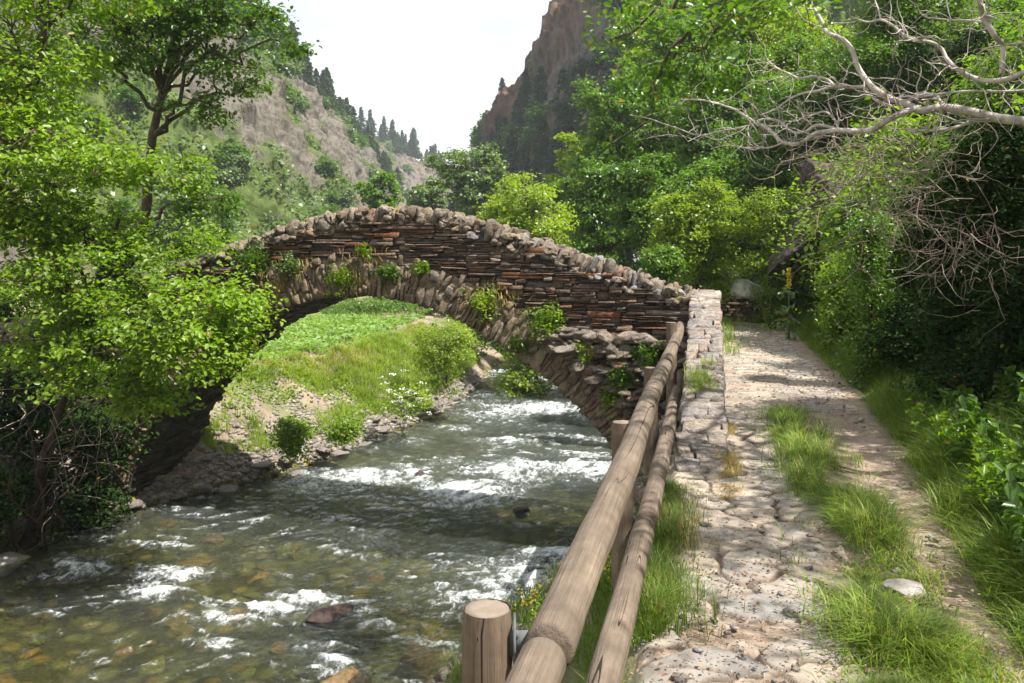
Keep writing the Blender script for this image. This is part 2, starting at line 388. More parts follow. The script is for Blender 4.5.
# ================================================================== SETTING
ZW = -3.2
_ipx = lambda tab: (lambda y: np.interp(y, [a for a, _ in tab], [c for _, c in tab]))
XL = _ipx([(-20, -9.8), (10, -9.7), (14, -9.5), (15, -9.25), (16.7, -8.2), (17.8, -7.3), (18.95, -6.3), (20.5, -5.3), (23.7, -4.1), (27.5, -2.5), (34, -1.4), (41, -.8), (50, 1.5), (70, 8), (120, 20), (300, 60)])
XR = _ipx([(-20, -3), (8, -1.3), (10, -1.0), (11.5, .2), (13, 1.4), (14.5, 2.5), (16, 3.0), (20, 3.9), (28, 4.2), (34, 3.4), (42, 3.0), (50, 5), (70, 11), (120, 23), (300, 63)])
PE = _ipx([(0, 1.55), (4.8, 1.72), (6.8, 1.95), (11.7, 2.3), (23, 2.4), (40, 2.4)])
def sst(x, a, c): t = np.clip((x-a)/(c-a), 0, 1); return t*t*(3-2*t)
def H(x, y, detail=True):
    x = np.asarray(x, float); y = np.asarray(y, float)
    P = X3(x.ravel(), y.ravel()); n1 = fbm(P*.35, 4, 3).reshape(x.shape); n2 = (fbm(P*1.9, 4, 9).reshape(x.shape) if detail else 0*x)
    sp = x-.24*y; e = PE(y); xl = XL(y); xr = XR(y)
    # right of the path
    d = sp-e
    zr = np.where(d < 0, -.07, -.07+.22*np.clip(d, 0, .9)+1.05*np.clip(d-.9, 0, 200))+np.clip(d, 0, 1.5)*.35*n1+np.clip(d, 0, .6)*.12*n2
    zr = np.minimum(zr, 55+3*n1)
    # path edge down to the river
    t = np.clip((.24*y-.42-x)/np.maximum(.24*y-.42-xr, .3), 0, 1)
    zl = -.07-3.13*t**.72+.35*np.sin(np.pi*t)*n2
    # bed
    u = np.clip((x-xl)/np.maximum(xr-xl, .5), 0, 1)
    zb = ZW-.05-.50*np.sin(np.pi*u)**.55+.10*n2*np.sin(np.pi*u)
    # left bank
    dl = xl-x
    wb = np.interp(y, [10, 17, 22, 30, 40], [2.6, 3.4, 3.6, 3.0, 3.0])
    zf = ZW+np.interp(y, [15, 18, 25], [2.75, 2.5, 2.1])*np.clip(dl/wb, 0, 1)**.85+.30*n2*np.clip(dl, 0, 1)*np.clip(2-dl/wb, 0, 1)+.12*n1*np.clip(dl, 0, 1)
    zf = zf+np.interp(y, [10, 25, 60], [.16, .12, .03])*np.clip(dl-13, 0, 60)+.5*n1*np.clip(dl-9, 0, 3)
    z = np.where(x > .24*y-.42, zr, np.where(x > xr, zl, np.where(x > xl, zb, zf)))
    return z
def Hs(x, y): return float(H(np.array([x]), np.array([y]))[0])
def ax(parts):
    out = []
    for a, c, s in parts: out.append(np.arange(a, c, s))
    return np.concatenate(out)
yy = ax([(-14, 2, .5), (2, 12, .12), (12, 30, .14), (30, 45, .35), (45, 110, 1.2), (110, 400, 6)])
xx = ax([(-160, -40, 5), (-40, -14, .8), (-14, 3, .12), (3, 8, .16), (8, 40, .7), (40, 170, 5)])
GX, GY = np.meshgrid(xx, yy); GX = GX+.24*np.clip(GY, -50, 60)*(np.abs(GX) < 41)*0
GXs = GX+.24*np.clip(GY, -20, 60)-2.5
GZ = H(GXs, GY)
sp = (GXs-.24*GY).ravel(); dl = (XL(GY)-GXs).ravel(); fy = GY.ravel(); fx = GXs.ravel()
Pn = X3(fx, fy)
nv = fbm(Pn*.45, 4, 21); nf_ = fbm(Pn*2.2, 3, 22)
bed = ((fx > XL(fy)-.15) & (fx < XR(fy)+.15)).astype(float)
veg = np.where(sp > PE(fy), .85, .5)
vl = np.where(dl > 0, sst(nv+nf_*.6, -.1, .3)*np.interp(dl, [0, .9, 1.6, 3, 5, 9], [0, 0, .6, .65, .35, .9]), 0)
vl = np.where((dl > 0) & (fy < 15), .25, vl)
vl = np.maximum(vl, np.clip((dl-7)/4, 0, 1)*(.45+.5*sst(nv, -.3, .1)))
vl = vl*np.where((fy > 15) & (fy < 21.5) & (dl < 5), .35, 1)
veg = np.where(dl > 0, vl, veg); veg = np.where((fx > XR(fy)) & (sp < -.4), .25+.3*(nf_ > 0), veg)
b = MB('ground')
n1 = b.noise(1.4, 8, rough=.65); n2 = b.noise(18, 5, rough=.7)
soil = b.ramp(n1, [(.3, (.13, .09, .06)), (.45, (.24, .175, .12)), (.6, (.34, .27, .20)), (.72, (.20, .145, .10))])
soil = b.mix(b.rng(n2, .4, .7, 0, .6), soil, (.33, .29, .24))
gr = b.mix(b.rng(b.noise(.8, 5), .35, .65), (.07, .12, .02), (.17, .22, .045))
gr = b.mix(b.rng(n2, .5, .7, 0, .6), gr, (.06, .05, .03))
c = b.mix(b.attr('veg'), soil, gr)
vo = b.n('TexVoronoi', Vector=b.tc.outputs['Object'], Scale=3.2); vo.inputs['Randomness'].default_value = 1
vc = b.n('SeparateColor', Color=vo.outputs['Color']).outputs[0]
bc = b.ramp(vc, [(0, (.24, .23, .06)), (.3, (.34, .31, .08)), (.5, (.18, .17, .07)), (.65, (.46, .28, .06)), (.8, (.30, .29, .10)), (1, (.58, .42, .12))])
bc = b.mix(b.rng(vo.outputs['Distance'], .25, .55), bc, (.09, .08, .035)); bc = b.mix(b.rng(n1, .35, .65, 0, .6), bc, (.20, .20, .07))
c = b.mix(b.attr('bed'), c, bc)
M['ground'] = b.done(b.pbr(c, .9, b.bump(b.math('ADD', n2, b.math('MULTIPLY', n1, 2.)), .8, .06), .15))
g = mk('ground', np.c_[fx, fy, GZ.ravel()], gridF(len(yy), len(xx)), M['ground'], smooth=True, attrs={'veg': veg, 'bed': bed}); tag(g, kind='structure')

# ---------------------------------------------------------------- path
ys = [1.2]
while ys[-1] < 27.5: ys.append(ys[-1]+max(.011, ys[-1]*.0042))
ys = np.array(ys); nx = 230; ts = np.linspace(0, 1, nx)
PY = np.repeat(ys[:, None], nx, 1); PX = .24*PY-.42+ts[None, :]*(PE(PY)+.55)
px, py = PX.ravel(), PY.ravel(); sp = px-.24*py; P0 = X3(px, py)
wx = fbm(P0*1.7, 3, 41)*.22; wy = fbm(P0*1.7+50, 3, 43)*.22
F1, F2, sid = worley(np.c_[(px+wx)/.44, (py+wy)/.30], 5)
f1, f2, sid2 = worley(np.c_[(px+wx)/.17, (py+wy)/.13], 15)
big = fbm(P0*.9, 4, 51); med = fbm(P0*4, 4, 53); fine = fbm(P0*16, 4, 57)
slab = np.interp(sp, [-.5, -.35, .75, 1.0], [0, 1, 1, 0]); slab = np.where(py > 11, np.interp(sp, [-.5, -.35, 1.7, 2.2], [0, .85, .8, 0]), slab)
pres = sst(sid+.8*big+.25*med+slab-1, -.28, -.12)*(slab > .3)
pres2 = sst(sid2+.6*med-.35, -.0, .1)*(slab > .3)*(1-pres)*.8
g1 = sst(F2-F1+.03*med+.04*fine, .03, .085)*pres; g2 = sst(f2-f1+.08*fine, .06, .15)*pres2*.8
st = np.clip(g1+g2, 0, 1)
sidm = np.where(g1 > .05, sid, sid2)
gap = np.clip(pres*(1-sst(F2-F1+.05*med, .015, .10))+.7*pres2*(1-sst(f2-f1, .02, .12)), 0, 1)*(slab > .3)
cent = np.interp(sp, [.6, .85, 1.25, 1.5], [0, 1, 1, 0])*np.interp(py, [2, 10, 11.5], [1, 1, 0])*sst(big+.5*med, -.75, -.1)
z = -.01+g1*(.010+.014*sid)+g2*(.006+.012*sid2)+.003*med+.004*fine+.018*big+.02*cent
tr = np.interp(sp, [1.15, 1.4, 1.75, 2.1], [0, 1, 1, 0]); z = z-.03*tr
edge = np.minimum(ts, 1-ts); z = z-np.repeat((.10*(1-sst(edge, 0, .05)))[None, :], len(ys), 0).ravel()
b = MB('stone_path')
sidn = b.attr('sid'); n1 = b.noise(5, 8, rough=.7); n2 = b.noise(38, 5, rough=.7); n3 = b.noise(1.1, 4)
sc_ = b.ramp(sidn, [(0, (.20, .17, .145)), (.25, (.38, .315, .25)), (.4, (.235, .215, .20)), (.6, (.46, .385, .30)), (.8, (.25, .235, .22)), (1, (.35, .285, .225))])
sc_ = b.mix(b.rng(n1, .3, .7), b.mix(1., sc_, (.62, .6, .58), 'MULTIPLY'), b.mix(1., sc_, (1.2, 1.2, 1.2), 'MULTIPLY'))
so_ = b.ramp(n1, [(.3, (.11, .078, .055)), (.48, (.23, .165, .12)), (.7, (.37, .29, .22))])
so_ = b.mix(b.rng(n2, .5, .68, 0, .7), so_, (.40, .34, .28)); so_ = b.mix(b.rng(n2, .32, .42, .7, 0), so_, (.10, .07, .05))
c = b.mix(b.attr('st'), so_, sc_); c = b.mix(b.rng(n3, .45, .7, 0, .35), c, (.33, .255, .19))
c = b.mix(b.math('MULTIPLY', b.attr('gap'), b.rng(n1, .3, .6, .6, 1.)), c, (.075, .055, .04)); c = b.mix(b.math('MULTIPLY', b.attr('cen'), .75), c, (.07, .075, .03))
M['path'] = b.done(b.pbr(c, .88, b.bump(b.math('ADD', b.math('ADD', b.math('MULTIPLY', n1, .7), b.math('MULTIPLY', n2, .6)), b.math('MULTIPLY', b.attr('gap'), -.6)), .8, .016), .25))
p = mk('path', np.c_[px, py, z], gridF(len(ys), nx), M['path'], smooth=True, attrs={'st': st, 'sid': sidm, 'cen': cent, 'gap': gap}); tag(p, kind='structure')
# loose flat stones and chips on the path
parts = []
for k in range(420):
    y = 2.6*(24/2.6)**rng.random(); s = rng.uniform(-.35, PE(y)+.1); r_ = rng.uniform(.012, .035)*(1 if rng.random() < .9 else 2)
    V, F = rock((r_, r_*rng.uniform(.6, 1), r_*.45), 1, planes=4); parts.append((V@rot_rand(.2).T+[.24*y+s, y, .0+r_*.2], F))
V, F = merge(parts); tag(mk('gravel', V, F, M['bank_stone']), 'loose pale stone chips strewn over the footpath', 'gravel', kind='stuff')

n_ = 5200; y = 2.6*(20/2.6)**rng.random(n_); s_ = rng.uniform(-.4, 1.9, n_); nz = fbm(X3(s_*1.4, y*.9), 3, 91); kk_ = nz+.5*rng.random(n_) > .28; y, s_ = y[kk_], s_[kk_]
V, F = leaves(np.c_[.24*y+s_, y, .03+.01*rng.random(len(y))], .028, 2.2, True, .6); tag(mk('leaf_litter', V, F, M['litter']), 'dry brown leaves and bark flakes lying on the footpath', 'leaf litter', kind='stuff')
n_ = 4500; y = 2.6*(18/2.6)**rng.random(n_); s_ = rng.uniform(-.4, 2.1, n_); tm_ = [rock((1, .8, .6), 1, 300+j, planes=5) for j in range(6)]; pl = []
for j in range(n_):
    V, F = tm_[j % 6]; r_ = rng.uniform(.003, .010); pl.append((V@rotz(j).T*r_+[.24*y[j]+s_[j], y[j], .022], F))
V, F = merge(pl); tag(mk('grit', V, F, M['grey_rock']), 'fine stone grit scattered over the footpath', 'grit', kind='stuff')
# ---------------------------------------------------------------- water
FOAM = [(560, 467, 75, 6, 1.0), (500, 470, 40, 5, .55), (365, 474, 52, 8, .95), (330, 487, 40, 6, .6), (470, 488, 38, 11, 1.15), (520, 478, 30, 6, .5),
        (545, 408, 62, 6, 1.0), (500, 413, 40, 5, .5), (560, 555, 40, 9, .85), (530, 575, 65, 17, .75), (500, 600, 70, 14, .5), (590, 590, 40, 18, .7),
        (165, 572, 34, 8, 1.0), (90, 566, 40, 6, .7), (60, 575, 30, 5, .5), (150, 590, 24, 6, .9), (270, 606, 34, 6, .95), (310, 598, 36, 5, .9), (230, 618, 30, 6, .7), (350, 604, 26, 5, .5), (215, 643, 28, 6, .45), (75, 560, 30, 4, .5),
        (335, 660, 22, 10, .7), (320, 645, 20, 5, .5), (370, 625, 30, 5, .4), (330, 515, 30, 3, .3), (505, 440, 35, 3, .5), (580, 437, 30, 4, .7), (575, 392, 30, 3, .6), (500, 392, 30, 3, .5),
        (530, 378, 30, 2, .5), (500, 372, 25, 2, .6), (540, 388, 25, 2, .4), (590, 455, 25, 3, .6), (300, 485, 16, 4, .6), (400, 440, 26, 3, .45), (450, 427, 30, 3, .4), (40, 610, 30, 3, .3), (440, 640, 40, 6, .4), (150, 545, 40, 3, .35), (410, 468, 26, 3, .5), (560, 508, 30, 3, .35), (250, 520, 30, 3, .2),
        (520, 365, 30, 1.5, .6), (510, 400, 30, 2, .3)]
ys = [4.5]
while ys[-1] < 62: ys.append(ys[-1]+max(.03, ys[-1]*.0032))
ys = np.array(ys); xs = np.arange(-10.5, 7.6, .036)
WX, WY = np.meshgrid(xs, ys); WX = WX+np.interp(WY, [0, 25, 40, 62], [0, 3, 3, 8])
wx_, wy_ = WX.ravel(), WY.ravel(); P0 = X3(wx_, wy_)
# frame warped so that the wave crests bow across the current
fl = np.c_[wx_-.24*wy_, wy_+.24*wx_]; warp = fbm(P0*.6, 3, 61)
Q = X3(fl[:, 0]+.5*warp, fl[:, 1]*1.0+1.0*warp)
w1 = fbm(Q*np.array([.55, 1.1, 1]), 3, 63); w2 = ridged(Q*np.array([1.3, 2.8, 1]), 4, 65); w3 = fbm(Q*np.array([4., 8., 1]), 4, 67); w4 = fbm(Q*np.array([11., 19., 1]), 3, 68)
fo = np.zeros(len(wx_)); hump = np.zeros(len(wx_)); bn = fbm(Q*np.array([1.2, 1.6, 1]), 4, 69)
for (u, v, ru, rv, a) in FOAM:
    D = -EYE*0+FPX*(EYE-ZW)/(v-260); cx = (u-512)/FPX*D; rx = ru/FPX*D; ry = rv/(v-260)*D*1.05
    dx = (wx_-cx+.35*bn*rx)/rx; dy = (wy_-D-.10*dx*dx*ry+.8*bn*ry+.15*(wx_-cx))/ry
    q = np.exp(-np.clip(dx*dx*.8, 0, 30))*np.where(dy > 0, np.exp(-np.clip(dy*dy*3.2, 0, 30)), np.exp(-np.clip(dy*dy*.5, 0, 30)))
    fo = np.maximum(fo, a*q); hump += a*np.exp(-np.clip(dx*dx+((wy_-D)/ry)**2, 0, 30))*min(.13, .02+.04*D/12)
depthf = np.clip(np.minimum(wx_-XL(wy_), XR(wy_)-wx_)/.8, 0, 1)
rough_ = np.interp(wy_, [8, 13, 18, 30], [.75, 1., 1.15, 1.4])
zz = ZW+(.055*w1+.05*(w2-.2)+.028*w3+.010*w4)*rough_*(.35+.65*depthf)+hump*(.55+.45*w3*2)+fo*.03*w4
streak = fbm(Q*np.array([9, 4.5, 1]), 4, 71)
crest = sst(w2+.6*w3, .50, .95)*.46*np.interp(wy_, [9, 14, 40], [.42, .75, 1.3])*sst(w1, -.35, .35)+np.clip(fo, 0, 1)*0
turb = np.clip(fo*1.2, 0, 1)
b = MB('water')
foam = b.attr('foam'); nn = b.noise(8, 8, b.vec((1, .75, 1)), .75, .8); n9 = b.noise(42, 4, rough=.7)
fm = b.math('ADD', foam, b.math('MULTIPLY', b.math('SUBTRACT', nn, .5), 2.6)); fm = b.math('ADD', fm, b.math('MULTIPLY', b.math('SUBTRACT', n9, .5), .8))
fm = b.math('MULTIPLY', b.rng(fm, .18, 1.10), b.rng(foam, .02, .18))
hb = b.math('ADD', b.noise(9, 5, b.vec((1, 1.6, 1)), .6, .6), b.math('MULTIPLY', b.noise(30, 4, b.vec((1, 1.5, 1)), .6, .3), .35))
nrm = b.bump(hb, .9, .14)
fr = b.n('Fresnel', IOR=1.36); b.set(fr.inputs['Normal'], nrm)
tr = b.n('BsdfTransparent'); b.set(tr.inputs['Color'], (.86, .90, .74))
gl = b.n('BsdfGlossy', Roughness=.07); b.set(gl.inputs['Normal'], nrm); b.set(gl.inputs['Color'], (1, 1, 1))
df = b.n('BsdfDiffuse'); b.set(df.inputs['Color'], (.10, .115, .10)); b.set(df.inputs['Normal'], nrm)
m0 = b.n('MixShader'); b.set(m0.inputs[0], b.attr('murk')); b.set(m0.inputs[1], tr.outputs[0]); b.set(m0.inputs[2], df.outputs[0])
m1 = b.n('MixShader'); b.set(m1.inputs[0], fr.outputs[0]); b.set(m1.inputs[1], m0.outputs[0]); b.set(m1.inputs[2], gl.outputs[0])
fd = b.pbr((.80, .83, .84), .6, b.bump(b.math('ADD', nn, n9), .5, .05), .3)
m2 = b.n('MixShader'); b.set(m2.inputs[0], fm); b.set(m2.inputs[1], m1.outputs[0]); b.set(m2.inputs[2], fd)
M['water'] = b.done(m2.outputs[0])
murk = np.clip(np.interp(wy_, [9, 12, 17, 22], [.07, .10, .30, .42])+.3*w1-.0+turb*.5, 0, .92)
murk = np.clip(murk*np.interp(wx_-XL(wy_), [0, 1.2], [.25, 1])*np.interp(wx_, [-5, -1], [.8, 1.15]), 0, .92)
wm = mk('water', np.c_[wx_, wy_, zz], gridF(len(ys), len(xs)), M['water'], smooth=True, attrs={'foam': np.clip(fo*(.62+.75*streak+.5*w3)+crest, 0, 1.1), 'murk': murk}); tag(wm, kind='structure')

# ================================================================== BRIDGE
NV = np.array([-.25, -1, 0])/math.hypot(.25, 1)
def Bp(a, z, d): a = np.asarray(a, float); return np.stack([a, 14+.25*(3-a), np.asarray(z, float)+0*a], -1)+np.asarray(d, float)[..., None]*NV
def BV(V): return Bp(V[:, 0], V[:, 2], V[:, 1])      # (a, d, z) -> world
arc_pts = np.array([(-8.15, -3.7), (-8.05, -3.0), (-7.75, -2.1), (-7.2, -1.1), (-6.4, -.15), (-5.5, .55), (-4.76, .93), (-3.9, 1.22), (-2.95, 1.36), (-2.3, 1.31), (-1.5, 1.12), (-.73, .78), (.375, .08), (1.23, -.66), (1.78, -1.3), (2.2, -2.0), (2.5, -2.8), (2.65, -3.7)])
ARC = smooth_path(np.c_[arc_pts[:, 0], arc_pts[:, 1], np.zeros(len(arc_pts))], 420)[:, :2]
zin = lambda a: np.interp(a, ARC[:, 0], ARC[:, 1])
TOP = _ipx([(-13, .35), (-12, .5), (-10.5, .75), (-8.5, 1.35), (-7, 1.9), (-5.55, 2.36), (-5.1, 2.5), (-4.08, 2.83), (-3.27, 2.98), (-2.67, 3.05), (-2.09, 3.06), (-1.32, 2.96), (-.58, 2.78), (0, 2.576), (.5, 2.37), (1.2, 2.12), (1.88, 1.90), (2.38, 1.69), (3.0, 1.53), (3.6, 1.5)])
bridge = thing('stone_bridge', (-2.6, 16.4, ZW), 'old humpbacked footbridge of dark slate with one wide arch over the stream', 'bridge')
WID = 2.15
# solid core: deck, faces, soffit shell
A = np.unique(np.concatenate([np.linspace(-13, -8.2, 12), ARC[:, 0], np.linspace(2.66, 3.12, 5)]))
bot = np.where((A > -8.12) & (A < 2.64), zin(A), -4.0); top = TOP(A)-.17
n = len(A); V = np.concatenate([Bp(A, bot, 0*A-.05), Bp(A, top, 0*A-.05), Bp(A, top-.45, 0*A-.5), Bp(A, top-.45, 0*A-WID+.45), Bp(A, top, 0*A-WID+.45), Bp(A, top, 0*A-WID), Bp(A, bot, 0*A-WID)])
V[n:2*n] = Bp(A, top, 0*A-.05); V = np.concatenate([V, Bp(A, top, 0*A-.5)])
i = np.arange(n-1); order = [0, 1, 7, 2, 3, 4, 5, 6]; F = []
for k in range(8):
    p_, q_ = order[k]*n, order[(k+1) % 8]*n
    F.append(np.stack([i+p_, i+1+p_, i+1+q_, i+q_], 1))
capF = np.array([[o_*n for o_ in order], [o_*n+n-1 for o_ in order[::-1]]])
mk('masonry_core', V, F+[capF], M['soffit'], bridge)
# soffit lining
parts = []; s = np.r_[0, np.cumsum(np.hypot(*np.diff(ARC, axis=0).T))]; L = s[-1]
def arc_at(q): return np.array([np.interp(q, s, ARC[:, 0]), np.interp(q, s, ARC[:, 1])])
def arc_n(q):
    t = arc_at(min(q+.05, L))-arc_at(max(q-.05, 0)); t /= np.linalg.norm(t); return np.array([-t[1], t[0]])   # outward (up/left of travel)
q = .0
while q < L-.1:
    wq = rng.uniform(.07, .16); d = -.02-rng.uniform(0, .3)
    while d > -WID+.1:
        ln = rng.uniform(.25, .6); pr = rng.uniform(.0, .05)
        p0, p1 = arc_at(q+.008), arc_at(q+wq-.008); n0 = arc_n(q+wq/2)
        ring_ = [];
        for (pp, oo) in ((p0, -pr), (p1, -pr*.8), (p1, .08), (p0, .08)):
            ring_.append(pp+n0*oo)
        V = []
        for dd in (d-.01, d-ln+.01):
            for r_ in ring_: V.append((r_[0], dd, r_[1]))
        V = np.array(V)+rng.normal(0, .006, (8, 3)); parts.append((BV(V), np.array([[0, 1, 2, 3], [7, 6, 5, 4], [0, 4, 5, 1], [1, 5, 6, 2], [2, 6, 7, 3], [3, 7, 4, 0]])))
        d -= ln
    q += wq
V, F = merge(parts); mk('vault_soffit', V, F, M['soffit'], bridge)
# ring of voussoirs
parts = []; q = 0
while q < L:
    wq = rng.uniform(.05, .10) if rng.random() < .75 else rng.uniform(.10, .17)
    qm = min(q+wq/2, L); am = arc_at(qm); rl = np.interp(am[0], [-8, -5, -2, .6, 2.6], [.62, .74, .74, .74, .56])*rng.uniform(.72, 1.12)
    n0 = arc_n(qm); t0 = np.array([n0[1], -n0[0]]); r0 = -rng.uniform(0, .03)
    while r0 < rl-.06:
        sl = rng.uniform(.14, .55); r1 = min(r0+sl, rl)
        V, F = rock((wq*.60*rng.uniform(.85, 1.15), .13, (r1-r0)*.56), 3, planes=9, rough=.09, lo=.78, hi=1.15, boxy=.27)
        k = rng.normal(0, .07); c_, s_ = math.cos(k), math.sin(k); V = V@np.array([[c_, 0, -s_], [0, 1, 0], [s_, 0, c_]])
        cm = am+n0*(r0+r1)/2; W = np.c_[cm[0]+t0[0]*V[:, 0]+n0[0]*V[:, 2], V[:, 1]-.07+rng.uniform(-.01, .055), cm[1]+t0[1]*V[:, 0]+n0[1]*V[:, 2]]
        parts.append((BV(W), F)); r0 = r1
    q += wq
qs = np.linspace(0, L, 500); rr_ = np.linspace(.015, .70, 26); V = []
for r_ in rr_: V += [[*(arc_at(v)+arc_n(v)*r_)] for v in qs]
V = np.array(V); W = np.c_[V[:, 0], .012+.022*fbm(np.c_[V*9, V[:, :1]*0], 4, 5), V[:, 1]]
mk('ring_mortar', BV(W), gridF(26, 500), M['mortar'], bridge, smooth=True)
V, F = merge(parts); mk('arch_ring', V, F, M['ring'], bridge)
# slate spandrel courses
def ring_out(a):   # height of the ring's outer edge above point a
    q = np.array([arc_at(v)+arc_n(v)*.66 for v in np.linspace(0, L, 160)]); o = np.argsort(q[:, 0]); return np.interp(a, q[o, 0], q[o, 1])
_a = np.linspace(-13, 3.4, 500); _ro = ring_out(_a); _ro = np.where((_a < -8.6) | (_a > 3.15), -4.2, _ro)
RO = lambda a: np.interp(a, _a, _ro)
RUB = _ipx([(-13, -9), (-1, -9), (.2, .45), (1.0, .75), (2.0, .62), (3.1, .55), (3.6, .5)])
parts = []; rub = []
zc = -3.6
while zc < 3.2:
    ch = rng.uniform(.085, .14); a = -12.9
    while a < 2.93:
        wst = rng.choice([rng.uniform(.12, .3), rng.uniform(.25, .6), rng.uniform(.5, .85)], p=[.4, .45, .15]); a1 = min(a+wst, 3.04)
        am = (a+a1)/2; bow = .22*(TOP(am)-2.4)+.035*math.sin(am*1.3+zc*2)
        z0, z1 = zc+bow, zc+ch+bow; zm = (z0+z1)/2
        if zm > RO(am)-.06 and zm < TOP(am)-.30 and zm > RUB(am)-.1:
            k = rng.choice([1, 2, 3], p=[.14, .40, .46]) if am > -13 else 1
            cuts = np.sort(np.r_[0, rng.uniform(.25, .75, k-1), 1]) if k < 3 else np.array([0, rng.uniform(.25, .4), rng.uniform(.6, .75), 1])
            for j in range(k):
                b0, b1 = z0+ch*cuts[j], z0+ch*cuts[j+1]; xs_ = [a, a1]
                if k > 1 and wst > .35 and rng.random() < .6: xs_ = [a, a+(a1-a)*rng.uniform(.3, .7), a1]
                for e in range(len(xs_)-1):
                    parts.append((lambda r: (BV(r[0]), r[1]))(box_stone(xs_[e]+.007, xs_[e+1]-.007, b0+.005, b1-.005, rng.choice([rng.uniform(-.035, .02), rng.uniform(.02, .07)], p=[.72, .28]), .1, .012, .0095)))
        a = a1
    zc += ch
V, F = merge(parts); mk('spandrel_wall', V, F, M['slate'], bridge)
# far side face, plain courses of the same slate
parts = []
zc = -3.6
while zc < 3.2:
    ch = rng.uniform(.09, .16); a = -12.9
    while a < 2.9:
        a1 = min(a+rng.uniform(.3, .9), 3.04); am = (a+a1)/2; zm = zc+ch/2
        if zm > RO(am)-.6 and zm > np.where(-8.1 < am < 2.6, zin(am)+.03, -4) and zm < TOP(am)-.3:
            V, F = box_stone(a+.007, a1-.007, zc+.005, zc+ch-.005, 0, .1, .012, .006); V[:, 1] = -WID-V[:, 1]; parts.append((BV(V), F[:, ::-1]))
        a = a1
    zc += ch
V, F = merge(parts); mk('far_wall', V, F, M['slate'], bridge)
# rough rubble above the right haunch
parts = []
for k in range(330):
    a = rng.uniform(-.1, 3.15); lo = RO(a)-.1; hi = RUB(a)+.05
    if hi < lo: continue
    z_ = rng.uniform(max(lo, -1.6), hi); sz = rng.uniform(.06, .15)
    V, F = rock((sz*rng.uniform(1.0, 2.2), sz, sz*rng.uniform(.4, .8)), 3, planes=12, rough=.10, lo=.65, hi=1., boxy=.55); V = V@rot_rand(.22, rng.normal(0, .3)+.25).T
    parts.append((V+Bp(np.array([a]), np.array([z_]), np.array([rng.uniform(-.02, .16)]))[0], F))
V, F = merge(parts); mk('rubble_facing', V, F, M['rubble'], bridge)
# upright coping stones, both parapets
for side in (0, 1):
    parts = []; a = -12.5
    while a < 3.02:
        w_ = rng.uniform(.05, .12) if rng.random() < .55 else rng.uniform(.12, .30)
        am = a+w_/2; hh = rng.uniform(.30, .42)*(1.1 if am > 0 else 1.); sl_ = math.atan((TOP(am+.3)-TOP(am-.3))/.6)
        V, F = rock((w_*.56, .25*rng.uniform(.85, 1.05), hh*.52*rng.uniform(.85, 1.15)), 3, planes=14, rough=.11, lo=.68, hi=1.0, boxy=.5)
        k = -sl_*.8+rng.normal(0, .20); c_, s_ = math.cos(k), math.sin(k); V = V@np.array([[c_, 0, -s_], [0, 1, 0], [s_, 0, c_]])
        zt = TOP(am)-.20+rng.normal(0, .03); V = V+[am, 0, zt]; V[:, 1] += -.20 if side == 0 else -WID+.20
        V[:, 2] -= .0 if side == 0 else .05
        parts.append((BV(V), F)); a += w_*.93
    for k in range(420):
        am = rng.uniform(-12, 3.); sz = rng.uniform(.04, .09); V, F = rock((sz*1.4, sz, sz*.8), 3, planes=8, rough=.2, boxy=.7); V = V@rot_rand(.3).T+[am, 0, TOP(am)-rng.uniform(.1, .40)]
        V[:, 1] += rng.uniform(-.12, .02) if side == 0 else -WID+rng.uniform(-.02, .12)
        parts.append((BV(V), F))
    V, F = merge(parts); mk('parapet_coping', V, F, M['coping'], bridge)
# landing at the right-hand end, joined to the path
V, F = ICO[2]
pts = []
def prism(poly, z0, z1):
    poly = np.array(poly, float); n = len(poly); V = np.concatenate([np.c_[poly, np.full(n, z0)], np.c_[poly, np.full(n, z1)]])
    F = [np.array([[i, (i+1) % n, n+(i+1) % n, n+i] for i in range(n)]), np.array([list(range(n))[::-1], [n+i for i in range(n)]])]; return V, F
V, F = prism([(3.0, 14.1), (3.3, 14.1), (3.62, 16.0), (3.2, 16.1)], -3.6, .58)
mk('landing', V, F, M['walltop'], bridge)

# ================================================================== SLOPING WALL beside the path
WT = _ipx([(7.6, -.02), (8.7, .17), (10, .40), (11.2, .66), (12.6, 1.02), (14.2, 1.45), (17, 1.5)])
WCx = lambda y: .24*y-.06
wall = thing('low_wall', (WCx(11), 11, 0), 'low dry stone wall whose slab top slopes from bridge parapet down to the path', 'wall')
yv = np.linspace(7.6, 14.4, 40); c0 = WCx(yv); hw = .235
V = np.concatenate([np.c_[c0-hw, yv, 0*yv-.9], np.c_[c0-hw, yv, WT(yv)-.05], np.c_[c0+hw, yv, WT(yv)-.05], np.c_[c0+hw, yv, 0*yv-.3]]); n = len(yv); i = np.arange(n-1)
F = [np.stack([i+k*n, i+1+k*n, i+1+((k+1) % 4)*n, i+((k+1) % 4)*n], 1) for k in range(4)]+[np.array([[0, n, 2*n, 3*n], [4*n-1, 3*n-1, 2*n-1, n-1]])]
mk('wall_core', V, F, M['soffit'], wall)
parts = []; y = 7.7
